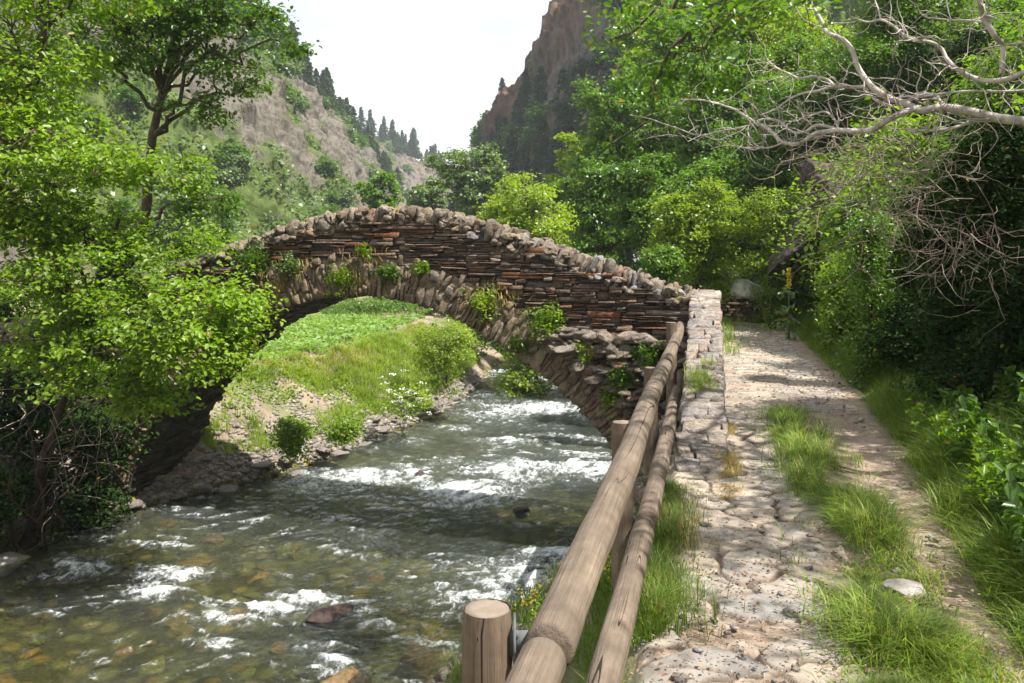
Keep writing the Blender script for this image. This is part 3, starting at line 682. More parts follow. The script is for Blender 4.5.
while y < 14.35:
    l_ = rng.choice([rng.uniform(.05, .11), rng.uniform(.12, .32)]); x0 = -hw-.02
    while x0 < hw-.02:
        w_ = rng.choice([rng.uniform(.08, .2), rng.uniform(.2, .5)]); x1 = min(x0+w_, hw+.02)
        if hw+.02-x1 < .06: x1 = hw+.02
        V, F = box_stone(x0+.005, x1-.005, y+.005, y+l_-.005, rng.uniform(0, .03), .08, .012, min(.02, l_*.16))
        # (a, d, z) -> x across, height, y along
        W = np.c_[WCx(V[:, 2])+V[:, 0], V[:, 2], WT(V[:, 2])+V[:, 1]+rng.normal(0, .012)*(V[:, 0]-x0)*3]; parts.append((W, F[:, ::-1])); x0 = x1
    y += l_
V, F = merge(parts); mk('top_slabs', V, F, M['walltop'], wall)
parts = []
for sgn in (-1, 1):
    zc = -.7
    while zc < 1.45:
        ch = rng.uniform(.05, .11); y = 7.6
        while y < 14.3:
            l_ = rng.uniform(.15, .5); ym = y+l_/2
            if zc+ch < WT(ym)-.01 and (sgn < 0 or zc > -.2):
                V, F = box_stone(y+.006, y+l_-.006, zc+.004, zc+ch-.004, rng.uniform(.0, .03), .06, .01, .006)
                W = np.c_[WCx(V[:, 0])+sgn*(hw+V[:, 1]-.01), V[:, 0], V[:, 2]]; parts.append((W, F if sgn > 0 else F[:, ::-1]))
            y += l_
        zc += ch
V, F = merge(parts); mk('side_courses', V, F, M['slate'], wall)

# dry stone stub and boulders where the path ends
ew = thing('dry_stone_wall', (7.1, 26.6, .1), 'short dark dry stone wall across the far end of the path', 'wall'); parts = []
zc = -.3
while zc < .95:
    ch = rng.uniform(.07, .13); x = 5.9
    while x < 8.2:
        l_ = rng.uniform(.15, .5); V, F = box_stone(x+.01, min(x+l_, 8.3)-.01, zc+.006, zc+ch-.006, rng.uniform(0, .06), .5, .02, .012)
        parts.append((np.c_[V[:, 0], 26.6-V[:, 1]-.1*(V[:, 0]-7), V[:, 2]], F)); x += l_
    zc += ch
V, F = merge(parts); mk('stone_courses', V, F, M['slate'], ew)
def boulder(name, pos, dims, m, label, sub=4, yaw=0, tilt=.15, seed=None, cat='boulder', group=None, planes=13):
    V, F = rock(dims, sub, seed, planes=planes); V = V@rot_rand(tilt, yaw).T
    o = mk(name, V+np.array(pos), F, m, loc=pos); return tag(o, label, cat, group)
boulder('boulder', at(746, 290, 25.0), (.55, .5, .42), M['white_rock'], 'large white boulder lying on the dry stone wall at the end of the path', seed=3)
boulder('boulder', at(727, 278, 27.5), (.45, .4, .28), M['white_rock'], 'smaller pale boulder peeping out behind the white boulder at the path end', seed=5)
boulder('boulder', (.24*4.9+1.17, 4.9, .02), (.13, .10, .06), M['grey_rock'], 'fist sized pale grey stone beside the grass strip on the path', seed=9, cat='stone')
def crag(pos, dims, label, sd, yaw, lean, sub=5):
    V, F = rock(dims, sub, sd, planes=20, rough=.16, lo=.5, hi=.9)
    V = V*(1+.10*ridged(V*np.array([2.6, 2.6, 5.])+sd, 4, sd+2)[:, None])*(1+.16*ridged(V*np.array([1.1, 1.1, 2.6])+sd, 5, sd)[:, None]*.8+.05*fbm(V*7+sd, 3, sd)[:, None])
    c_, s_ = math.cos(lean), math.sin(lean); V = V@np.array([[c_, 0, s_], [0, 1, 0], [-s_, 0, c_]]).T@rotz(yaw).T
    return tag(mk('rock_outcrop', V+np.array(pos), F, M['outcrop'], loc=pos), label, 'rock')
crag((8.25, 23.2, 2.7), (.55, 1.2, 1.6), 'jagged dark brown rock outcrop leaning out of the bushes above the path', 12, .1, R_(38))
crag((9.2, 23.4, 3.9), (1.2, 1.3, 1.0), 'upper dark brown slab of rock under the dead twigs beside the path', 18, .3, R_(20))

# ================================================================== FENCE
RX = lambda y: .24*y-.458
fence = thing('wooden_fence', (RX(6)-.1, 6, -.2), 'weathered log fence with two long round rails beside the footpath', 'fence')
def log(name, p0, p1, r0, r1, m, n=28, rings=60, seed=0, lump=.07):
    P = np.linspace(p0, p1, rings); P = P+np.c_[fbm(X3(np.linspace(0, 3, rings), np.zeros(rings)+seed), 2, seed), np.zeros(rings), fbm(X3(np.linspace(0, 3, rings), np.zeros(rings)+seed+9), 2, seed)]*.018
    r = np.linspace(r0, r1, rings)*(1+.03*fbm(X3(np.linspace(0, 14, rings), np.zeros(rings)+seed), 3, seed)); r[0] *= .86; r[-1] *= .86
    P[0] += (P[1]-P[0])*.8; P[-1] += (P[-2]-P[-1])*.8
    V, F = tube(P, r, n, lump, seed=seed, cap=True)
    k = rings*n
    return mk(name, V, F, m, fence, smooth=True)
zt, zb_ = EYE-1.1, EYE-1.82
log('rail', (RX(-.5)-.0, -.5, zt), (RX(2.30), 2.30, zt), .068, .066, M['rail_wood'], seed=2)
log('rail', (RX(2.29), 2.29, zt), (RX(8.6), 8.6, zt), .073, .073, M['rail_wood'], seed=3, rings=110)
log('rail', (RX(8.59), 8.59, zt), (RX(13.7), 13.7, zt+.02), .074, .072, M['rail_wood'], seed=4)
log('rail', (RX(-.5)+.02, -.5, zb_), (RX(5.65)+.02, 5.65, zb_), .074, .074, M['rail_wood'], seed=5, rings=110)
log('rail', (RX(5.64)+.02, 5.64, zb_), (RX(13.2)+.02, 13.2, zb_+.01), .075, .073, M['rail_wood'], seed=6)
def post(x, y, zt_, zb2, r=.074, seed=0):
    rings = 40; n = 32; zs = np.linspace(zb2, zt_-.006, rings); P = np.c_[x+0*zs, y+0*zs, zs]; rr = r*(1+.02*fbm(X3(zs*3, zs*0+seed), 3, seed)); rr[-1] *= .94
    V, F = tube(P, rr, n, .04, cap=False, seed=seed); o = mk('post', V, F, M['post_wood'], fence, smooth=True)
    rim = V[-n:]; c = rim.mean(0)+[0, 0, .004]; V2 = [c]
    for f in (.33, .66, .93): V2 += list(c+(rim-c)*f+np.array([0, 0, .0]))
    V2 += list(rim+[0, 0, -.012]); V2 = np.array(V2); V2[1:, 2] += .0015*rng.normal(size=len(V2)-1)
    F2 = [np.array([[0, 1+i, 1+(i+1) % n] for i in range(n)]), np.concatenate([np.array([[1+k*n+i, 1+(k+1)*n+i, 1+(k+1)*n+(i+1) % n, 1+k*n+(i+1) % n] for i in range(n)]) for k in range(3)])]
    rad = np.hypot(V2[:, 0]-c[0], V2[:, 1]-c[1]); e = mk('post_top', V2-wloc(o)*0, F2, M['end_grain'], None, attrs={'ringr': rad}); e.parent = o
    for v in e.data.vertices: v.co -= Vector(tuple(wloc(fence)))
    return o
for k, (u, y, v) in enumerate([(487, 2.44, 606), (622.5, 5.6, 421), (651, 8.6, 367), (671.5, 11.6, 322)]):
    p_ = at(u, v, y); post(p_[0], y, p_[2], -.95-.05*k, .074, 20+k)
    if True:
        xr_ = RX(y); ws = xr_-p_[0]-.14
        for zz_ in (zt-.03, zb_):
            if zz_ > p_[2]+.02: continue
            V = np.array([(p_[0]+.055, y-.03, zz_-.035), (xr_-.055, y-.03, zz_-.035), (xr_-.055, y-.024, zz_-.035), (p_[0]+.055, y-.024, zz_-.035)]); V = np.concatenate([V, V+[0, 0, .075]])
            Fb = [[0, 1, 5, 4], [1, 2, 6, 5], [2, 3, 7, 6], [3, 0, 4, 7], [4, 5, 6, 7], [3, 2, 1, 0]]
            Vp = np.array([(p_[0]+.078, y-.055, zz_-.07), (p_[0]+.086, y-.055, zz_-.07), (p_[0]+.086, y+.05, zz_-.07), (p_[0]+.078, y+.05, zz_-.07)]); Vp = np.concatenate([Vp, Vp+[0, 0, .13]])
            bolt = ICO[2][0]*np.array([.008, .013, .013])+[p_[0]+.088, y-.03, zz_+.03]
            V, F = merge([(V, np.array(Fb)), (Vp, np.array(Fb))]); nb = len(V)
            mk('bracket', np.concatenate([V, bolt, bolt-[0, 0, .06]]), [F, ICO[2][1]+nb, ICO[2][1]+nb+len(bolt)], M['metal'], fence)

# ================================================================== STREAM STONES
for (u, v, dims, m, lab, sd) in [
    (419, 478, (.30, .25, .22), 'wet_rock', 'dark reddish wet rock standing out of the white water in midstream', 31),
    (445, 484, (.26, .2, .12), 'wet_ochre', 'ochre wet stone in the foam just right of the dark red rock', 32),
    (345, 676, (.42, .3, .26), 'wet_ochre', 'orange brown boulder breaking the surface at the bottom of the photo', 33),
    (330, 614, (.55, .3, .20), 'wet_rock', 'broad flat wet rock under the curling foam in the near stream', 34),
    (545, 462, (.20, .2, .12), 'wet_rock', 'small dark wet rock in the far white riffle by the fence', 35),
    (5, 560, (.45, .35, .22), 'grey_rock', 'grey brown boulder at the left bank beside the tree roots', 36),
    (420, 648, (.42, .3, .2), 'wet_ochre', 'low yellowish boulder near the fence post in the stream', 38),
    (520, 508, (.3, .25, .16), 'wet_rock', 'dark sunken rock below the midstream rapids', 39),
    (560, 545, (.3, .25, .18), 'wet_rock', 'dark rock at the head of the foamy chute beside the rail', 40)]:
    D = FPX*(EYE-ZW)/(v-260); p_ = np.array([(u-512)/FPX*D, D, ZW-(.15 if v > 640 else .06)]); boulder('boulder', p_, dims, M[m], lab, 4, .3*sd, .1, sd)
protos = []
for k in range(5):
    V, F = rock((1, .75, .45), 4, 60+k, planes=10); me = None
    protos.append((V, F))
first = {}
def inst(name, key, m, pos, rz, sc, label, cat, group, tilt=0.):
    """real copies sharing one mesh"""
    if (name, key, m) not in first:
        V, F = protos[key]; o = mk(name, V, F, M[m], loc=(0, 0, 0), smooth=False); first[(name, key, m)] = o
    else: o = first[(name, key, m)].copy(); COL.objects.link(o)
    o.location = tuple(float(q) for q in pos); o.rotation_euler = (rng.normal(0, tilt), rng.normal(0, tilt), rz); o.scale = tuple(float(q) for q in (sc if hasattr(sc, '__len__') else (sc,)*3))
    return tag(o, label, cat, group)
for k in range(150):
    y = rng.uniform(9.6, 17) if k < 120 else rng.uniform(17, 22); x = rng.uniform(XL(y)+.2, XR(y)-.2); s_ = rng.uniform(.10, .34)
    inst('submerged_stone', k % 5, 'bedstone', (x, y, Hs(x, y)), rng.uniform(0, 6), (s_, s_*.9, s_*.8), 'smooth ochre and olive stone lying under the clear shallow water', 'stone', 'submerged stones on the stream bed', .1)
k = 0
protos += [rock((1, .75, .45), 3, 80+j, planes=9, boxy=.75) for j in range(6)]
while k < 200:
    y = rng.uniform(16.6, 33); dlx = rng.gamma(1.6, .38) if k > 90 else rng.uniform(-.15, .55); x = XL(y)-dlx+.15
    s_ = rng.uniform(.07, .2)*(1.0 if k > 90 else rng.uniform(1., 2.2))
    inst('bank_stone', 5+k % 6, 'bank_stone', (x, y, Hs(x, y)+s_*.15), rng.uniform(0, 6), (s_, s_, s_*rng.uniform(.6, .9)), 'broken pale stone in the rubble along the left water edge', 'stone', 'stones along the far left bank', .25); k += 1
parts = []
for k in range(9500):
    y = 15.5*(36/15.5)**rng.random(); dlx = rng.gamma(1.5, .75); x = XL(y)-dlx+.1
    s_ = (.022+.09*rng.random()**2.2)*(1.3 if dlx < 1 else 1.); parts.append((x, y, s_))
A_ = np.array(parts); zz_ = H(A_[:, 0], A_[:, 1]); pl = []
tmpl = [rock((1, .75, .5), 1, 90+j, planes=6) for j in range(8)]
for j, (x, y, s_) in enumerate(A_): V, F = tmpl[j % 8]; pl.append((V@rotz(j).T*s_+[x, y, zz_[j]+s_*.1], F))
V, F = merge(pl); tag(mk('pebbles', V, F, M['bank_stone']), 'loose grey pebbles and scree covering the left bank', 'gravel', kind='stuff')
pl = []
for k in range(1400):
    y = rng.uniform(7.5, 15); t = rng.random(); xe = .24*y-.5; x = XR(y)+(xe-XR(y))*t; s_ = rng.uniform(.05, .2)
    V, F = tmpl[k % 8]; pl.append((V@rotz(k).T*s_+[x, y, Hs(x, y)+s_*.1] if False else (V@rotz(k).T*s_+[x, y, 0], F), None) if False else (V@rotz(k).T*s_+[x, y, float(-.07-3.13*((xe-x)/max(xe-XR(y), .3))**.72)+s_*.1], F))
V, F = merge(pl); tag(mk('rubble', V, F, M['rubble']), 'brown rubble on the steep bank below the log fence', 'rubble', kind='stuff')

# ================================================================== HILLS
b = MB('hill_rock')
st1 = b.noise(1, 9, b.vec((.16, .16, .05)), .74, .7); st2 = b.noise(.55, 7, rough=.7)
c = b.ramp(st1, [(.3, (.045, .04, .032)), (.42, (.115, .10, .08)), (.50, (.20, .18, .145)), (.57, (.10, .085, .07)), (.72, (.25, .225, .19))])
c = b.mix(b.rng(st2, .5, .7, 0, .5), c, (.10, .085, .075))
red = b.mix(b.rng(st1, .35, .65), (.075, .045, .03), (.25, .15, .09)); c = b.mix(b.attr('red'), c, red)
gcol = b.mix(b.rng(st2, .35, .65), (.05, .085, .02), (.14, .18, .05))
c = b.mix(b.attr('veg'), c, gcol)
M['hill'] = b.done(b.pbr(c, .95, b.bump(b.math('ADD', st1, st2), 1., .9), .1))
def hill(name, pix, dirv, slope, zb, amp, seed, red=0., vegb=0., ns=560, nt_=240):
    Pq = np.array([at(*q) for q in pix]); Pq = smooth_path(Pq, ns); d = np.array(dirv, float); d /= np.linalg.norm(d)
    s_ = np.linspace(0, 1, ns)
    jag = fbm(X3(Pq[:, 0]*.09, Pq[:, 1]*.09), 5, seed+1, .6); Pq[:, 2] += amp*.35*jag
    tt = np.concatenate([np.linspace(-.25, 0, 12)[:-1], np.linspace(0, 1, nt_)])
    V = []
    run = (Pq[:, 2]-zb)/slope
    for t in tt:
        q = Pq.copy(); q[:, 0] += d[0]*run*t; q[:, 1] += d[1]*run*t; q[:, 2] -= (Pq[:, 2]-zb)*(abs(t)**1.06 if t >= 0 else abs(t)*1.3); V.append(q)
    V = np.array(V).reshape(-1, 3); T = np.repeat(tt, ns)
    side = np.array([-d[1], d[0]]); al = V[:, 0]*side[0]+V[:, 1]*side[1]
    N = np.array([d[0]*.8, d[1]*.8, .5]); sc = .045
    f = ridged(np.c_[al*sc, V[:, 2]*sc*.45, T*2], 5, seed)*.6+fbm(np.c_[al*.13, V[:, 2]*.10, T*3], 4, seed+7)*.5+fbm(np.c_[al*.5, V[:, 2]*.35, T*9], 4, seed+11)*.30+ridged(np.c_[al*.22, V[:, 2]*.12, T*4], 4, seed+13)*.28
    fd = np.where(T > 0, sst(T, 0, .06), 0)
    V = V+N*(amp*(f-.1)*fd)[:, None]
    vg = fbm(np.c_[al*.06, V[:, 2]*.05, T*2]+9, 5, seed+3)+.35*fbm(np.c_[al*.3, V[:, 2]*.3, T*6], 3, seed+4)-.25*f
    veg = sst(vg+vegb, -.12, .10)
    if name == 'cliff_hill': bare = sst(V[:, 0], -9, -5)*(1-sst(V[:, 0], 21, 27))*sst(V[:, 2], 12, 22); veg = 1-bare*(1-.6*sst(vg, .05, .2))
    o = mk(name, V, gridF(len(tt), ns), M['hill'], smooth=False, attrs={'veg': veg, 'red': np.full(len(V), red)*sst(fbm(np.c_[al*.05, V[:, 2]*.05, T]+3, 3, seed+8), -.4, .1)})
    tag(o, kind='structure'); return V, T, veg
hl = hill('rocky_hillside', [(-420, -420, 75), (-150, -260, 95), (60, -130, 115), (180, -30, 135), (252, 46, 165), (300, 92, 205), (345, 134, 245), (390, 190, 275), (440, 262, 300)], (.85, -.5), 1.35, -1.5, 7, 101, 0., .03)
hf = hill('far_hill', [(250, 60, 360), (330, 118, 380), (360, 134, 390), (400, 152, 420), (432, 170, 450), (470, 205, 470), (540, 262, 480)], (.6, -.8), 1.0, 0, 7, 111, .25, -.18)
hr = hill('cliff_hill', [(452, 262, 215), (470, 205, 212), (492, 128, 208), (503, 108, 205), (522, 92, 200), (538, 62, 196), (552, 12, 190), (572, -30, 185), (640, -110, 160), (800, -260, 130), (1100, -480, 110)], (-.45, -.9), 2.2, 0, 9, 121, .9, .0)

# ================================================================== FOLIAGE BUILDERS
def limb(p0, p1, r0, r1, sag=.12, n=8, sides=5, wig=.10):
    L_ = np.linalg.norm(p1-p0); t = np.linspace(0, 1, n)[:, None]
    P = p0+(p1-p0)*t; P[:, 2] += (np.sin(t[:, 0]*np.pi)*sag*L_)
    P[1:-1] += rng.normal(0, wig*L_/n, (n-2, 3)); return tube(P, np.linspace(r0, r1, n), sides, cap=False)
def crown(blobs, ncl, lpc, csize, lsize, up=.7, quad=False, shell=2.4, flat=.55, twr=None, droop=.3, trunk=None, br=.03, outw=.6):
    """leaf clumps filling ellipsoids -> leaf mesh, and the branches that carry them -> wood mesh"""
    wts = np.array([np.prod(q[1])**.66 for q in blobs]); cnt = np.maximum(1, (wts/wts.sum()*ncl).astype(int))
    LC = []; OW = []; wood_ = []
    for (c, r), k in zip(blobs, cnt):
        u = rng.normal(size=(k, 3)); u /= np.linalg.norm(u, axis=1)[:, None]; rad = rng.random(k)**(1/shell)
        C = np.array(c)+u*rad[:, None]*np.array(r)
        cs = csize*rng.uniform(.6, 1.35, k)
        for j in range(k):
            m = int(lpc*rng.uniform(.5, 1.4)); g = rng.normal(size=(m, 3))*np.array([1, 1, flat])*cs[j]*.55
            LC.append(C[j]+g); OW.append(np.repeat(u[j][None]*outw, m, 0))
        if trunk is not None:
            sec = []
            for j in range(max(1, k//9)):
                tg = C[j]*.75+np.array(c)*.25; dd = np.linalg.norm(trunk-tg, axis=1)+np.where(trunk[:, 2] > tg[2]-.1*np.abs(tg[2]-trunk[0, 2]), 1.5, 0)
                b0 = trunk[int(np.argmin(dd+rng.uniform(0, .6, len(dd))))]; L_ = np.linalg.norm(tg-b0); t_ = np.linspace(0, 1, 9)[:, None]
                P = b0+(tg-b0)*t_; P[:, 2] += np.sin(t_[:, 0]*np.pi)*.10*L_; P[1:-1] += rng.normal(0, .045*L_, (7, 3)); sec.append(P[2:])
                wood_.append(tube(P, np.linspace(br*rng.uniform(.8, 1.1), br*.35, 9), 6, cap=False))
            sec = np.concatenate(sec)
            for j in range(k):
                b0 = sec[int(np.argmin(np.linalg.norm(sec-C[j], axis=1)+rng.uniform(0, .25, len(sec))))]
                wood_.append(limb(b0, C[j], br*rng.uniform(.22, .36), br*.10, n=6, sides=4, wig=.2))
                for q in range(2): wood_.append(limb(C[j]+(b0-C[j])*.25, C[j]+rng.normal(0, cs[j]*.5, 3), br*.13, br*.06, n=4, sides=3))
    LC = np.concatenate(LC); OW = np.concatenate(OW)
    return leaves(LC, lsize, up, quad, outward=OW, droop=droop), wood_
def tree(name, label, cat, base, tpath, tr, blobs, ncl, lpc, csize, lsize, lm, bm_='bark', group=None, quad=False, up=.7, shell=2.4, br=None, flat=.55, sides=9):
    base = np.array(base, float); t = thing(name, base, label, cat, group)
    T = smooth_path(np.array(tpath), 20); T[1:-1] += rng.normal(0, tr*.25, (18, 3))
    (V, F), wd = crown(blobs, ncl, lpc, csize, lsize, up, quad, shell, flat, trunk=T[4:], br=br or tr*.35)
    mk('crown', V, F, M[lm], t)
    Vt, Ft = tube(T, np.linspace(tr, tr*.25, 20)*np.r_[1.5, 1.2, 1.05, np.ones(17)], sides, .12, cap=False, seed=int(rng.integers(999)))
    Vw, Fw = merge([(Vt, Ft)]+wd); mk('trunk', Vw, Fw, M[bm_], t, smooth=True)
    return t
def pblob(u, v, D, ru, rv, dr=None):
    r = ru/FPX*D; return (at(u, v, D), (r, dr if dr else r, rv/FPX*D))
def gz(x, y): return Hs(x, y)

def fill(base, c0, R, top):
    """extra foliage masses between the crown and the ground"""
    out = []; base = np.array(base); k = int(np.clip((c0[2]-base[2])/(R*.9), 1, 4))
    for j in range(k):
        f = (j+.35)/k; out.append((base+(c0-base)*f+rng.normal(0, R*.25, 3)*[1, 1, .2], (R*.85, R*.85, max(.35*R, (c0[2]-base[2])/k*.6))))
    return out
# ------------------------------------------------------------------ left bank trees
b0 = at(28, 528, 15.2)
tree('alder_tree', 'bright green alder spreading its low leafy branches in front of the bridge', 'tree', b0,
     [b0+[0, 0, -.3], at(40, 470, 15.), at(58, 420, 14.6), at(70, 350, 14.2), at(100, 280, 13.8), at(120, 215, 13.5)], .11,
     [pblob(165, 325, 12.6, 95, 55, 1.3), pblob(70, 290, 13.2, 75, 50, 1.2), pblob(215, 345, 12.4, 48, 34, .8), pblob(60, 350, 13.5, 60, 40, 1.), pblob(240, 300, 12.8, 30, 30, .6), pblob(110, 375, 13, 70, 22, 1.), pblob(150, 400, 13, 50, 16, .6), pblob(75, 225, 13.6, 70, 36, 1.1), pblob(155, 245, 13.6, 60, 26, .9)],
     330, 66, .32, .080, 'leaf_bright', 'bark_dark', up=.9, br=.03)
b0 = np.array([-9.9, 18.4, -.6])
tree('ash_tree', 'tall ash with a thick leaning grey trunk rising behind the left bridge end', 'tree', b0,
     [b0+[0, 0, -.2], at(112, 305, 18.2), at(132, 255, 18.), at(143, 222, 17.9), at(150, 165, 17.7), at(158, 118, 17.5), at(163, 85, 17.3), at(175, 35, 17), at(185, -30, 17)], .17,
     [pblob(130, 20, 16, 80, 45, 1.8), pblob(215, 20, 16, 60, 32, 1.4), pblob(268, 14, 15.2, 34, 16, .8), pblob(292, 42, 15.2, 16, 12, .5), pblob(235, 80, 16.5, 34, 14, 1.0), pblob(215, 60, 16.5, 40, 12, .9), pblob(200, -40, 16, 90, 40, 2), pblob(100, 55, 16.3, 50, 30, 1.), pblob(170, 5, 16.6, 40, 30, 1.), pblob(205, 112, 16.8, 34, 12, .8), pblob(205, 205, 17.4, 40, 16, .8)],
     230, 60, .34, .090, 'leaf_mid', 'bark', up=.6, br=.05, sides=14, shell=1.9)
b0 = at(-70, 470, 14.); b0[2] = gz(b0[0], b0[1])
tree('alder_tree', 'dense yellow green alder filling the upper left corner', 'tree', b0,
     [b0, at(-55, 330, 13.8), at(-20, 240, 13.5), at(10, 150, 13.2), at(40, 60, 13), at(50, 0, 13)], .14,
     [pblob(20, 60, 13, 80, 70, 1.5), pblob(50, 150, 13, 75, 55, 1.3), pblob(115, 165, 13.2, 40, 34, .8), pblob(-20, 220, 13.4, 70, 60, 1.2), pblob(60, -30, 13, 90, 50, 1.5), pblob(30, 215, 13, 50, 30, .9), pblob(-60, 110, 13, 60, 90, 1.4), pblob(170, 175, 13.4, 40, 22, .6)],
     380, 60, .34, .085, 'leaf_bright', 'bark', up=.8, br=.035)
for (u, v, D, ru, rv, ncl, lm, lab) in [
    (20, 400, 15.8, 55, 60, 90, 'leaf_shaded', 'dark shaded bush crowding the left bank behind the alder roots'),
    (95, 420, 16.0, 50, 40, 60, 'leaf_shaded', 'dark bush hanging against the left foot of the bridge'),
    (-30, 500, 14.0, 50, 40, 50, 'leaf_shaded', 'dark low bush at the left edge by the water'),
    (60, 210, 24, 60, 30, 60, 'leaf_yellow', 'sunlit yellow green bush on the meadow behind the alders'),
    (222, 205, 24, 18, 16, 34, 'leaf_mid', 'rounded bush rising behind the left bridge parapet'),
    (10, 300, 19, 60, 50, 60, 'leaf_shaded', 'dark bush behind the alder at the left bridge end')]:
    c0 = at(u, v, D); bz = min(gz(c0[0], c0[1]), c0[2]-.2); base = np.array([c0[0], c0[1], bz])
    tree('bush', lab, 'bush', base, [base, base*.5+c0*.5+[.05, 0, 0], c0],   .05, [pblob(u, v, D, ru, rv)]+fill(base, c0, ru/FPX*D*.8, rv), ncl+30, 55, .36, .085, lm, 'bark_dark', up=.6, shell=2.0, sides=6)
# hanging dead twigs and roots by the left bank
def tangle(name, label, cat, starts, n, length, r, m, spread, down, seed, steps=9):
    r_ = np.random.default_rng(seed); pl = []
    for k in range(n):
        p = np.array(starts[r_.integers(len(starts))])+r_.normal(0, spread, 3); d = r_.normal(size=3)+np.array(down); d /= np.linalg.norm(d); P = [p]
        Ls = length*r_.uniform(.4, 1.3)
        for s_ in range(steps): d = d+r_.normal(0, .28, 3)+np.array(down)*.06; d /= np.linalg.norm(d); P.append(P[-1]+d*Ls/steps)
        pl.append(tube(P, np.linspace(r, r*.3, steps+1)*r_.uniform(.5, 1.3), 4, cap=False))
    V, F = merge(pl); return tag(mk(name, V, F, m, loc=np.mean(np.array(starts), 0), smooth=True), label, cat)
tangle('hanging_twigs', 'bare pale twigs hanging under the alder at the left bank', 'twigs', [at(30, 420, 14), at(80, 430, 14), at(100, 380, 14), at(60, 460, 14.5)], 60, 1.5, .008, M['twig'], .45, (.1, -.1, -.5), 3)
tangle('tree_roots', 'reddish roots and stems rising from the water at the left bank', 'roots', [at(45, 520, 15.), at(30, 540, 14.9), at(20, 500, 15.2)], 26, 2.4, .035, M['bark_dark'], .16, (.15, 0, .9), 4)

# ------------------------------------------------------------------ trees beyond the bridge
far_trees = [
 (466, 176, 62, 40, 36, 'leaf_grey', 'rounded grey green tree farthest down the valley beyond the bridge'),
 (425, 196, 74, 26, 18, 'leaf_grey', 'low pale green tree just left of the rounded grey green tree'),
 (380, 192, 66, 22, 20, 'leaf_far', 'small dark pointed tree behind the crown of the bridge'),
 (528, 208, 32, 52, 34, 'leaf_yellow', 'vivid yellow green tree directly behind the descending parapet'),
 (598, 205, 38, 44, 50, 'leaf_far', 'mid green tree right of the vivid yellow green tree'),
 (582, 162, 52, 34, 40, 'leaf_yellow', 'light green tree below the reddish cliff'),
 (628, 128, 44, 54, 60, 'leaf_far', 'large green tree right of the reddish cliff'),
 (650, 20, 58, 34, 50, 'leaf_yellow', 'high light green tree right of the reddish cliff'),
 (668, 60, 50, 50, 70, 'leaf_far', 'tall green tree on the slope behind the overhanging leaves'),
 (640, 195, 30, 40, 40, 'leaf_mid', 'shaded dark tree in the hollow behind the bridge end'),
 (700, 228, 25, 46, 40, 'leaf_yellow', 'bright yellowish willow bush behind the end of the parapet'),
 (740, 185, 30, 56, 52, 'leaf_far', 'broad light green tree above the end of the path'),
 (718, 110, 38, 70, 60, 'leaf_far', 'green tree halfway up the right slope'),
 (768, 40, 42, 80, 70, 'leaf_yellow', 'sunlit tree high on the right slope'),
 (850, 90, 30, 80, 70, 'leaf_far', 'leafy tree behind the bare pale branches'),
 (930, 40, 26, 90, 80, 'leaf_far', 'leafy tree in the upper right behind the bare branches'),
 (1010, 100, 22, 90, 90, 'leaf_shaded', 'dark leafy tree at the right edge above the hollow'),
 (505, 235, 44, 26, 18, 'leaf_shaded', 'dark low tree just behind the parapet slope'),
 (660, 262, 22, 24, 18, 'leaf_far', 'small green bush just behind the coping stones'),
]
for (u, v, D, ru, rv, lm, lab) in far_trees:
    c0 = at(u, v, D); g0 = gz(c0[0], c0[1]); base = np.array([c0[0]+rng.normal(0, .3), c0[1]+.3, min(g0, c0[2]-rv/FPX*D*.9)])
    R1 = ru/FPX*D; bl = [pblob(u, v, D, ru*.72, rv*.8)]
    bl += fill(base, c0, R1*.8, 0)
    for k in range(12):
        a_ = rng.uniform(0, 6.28); q = rng.uniform(.4, 1.0); bl.append(pblob(u+ru*q*math.cos(a_), v+rv*q*math.sin(a_), D+rng.uniform(-.5, .5)*R1, ru*rng.uniform(.16, .36), rv*rng.uniform(.16, .36)))
    dens = ru*rv/1600
    tree('broadleaf_tree', lab, 'tree', base, [base, base*.6+c0*.4+[.1, 0, 0], c0+[0, 0, rv/FPX*D*.6]], .10+.02*R1, bl, int(230*dens+130), int(60), .10*R1+.16, max(.075, 3.4/FPX*D), lm, 'bark', quad=True, up=.5, shell=2.0, sides=6)

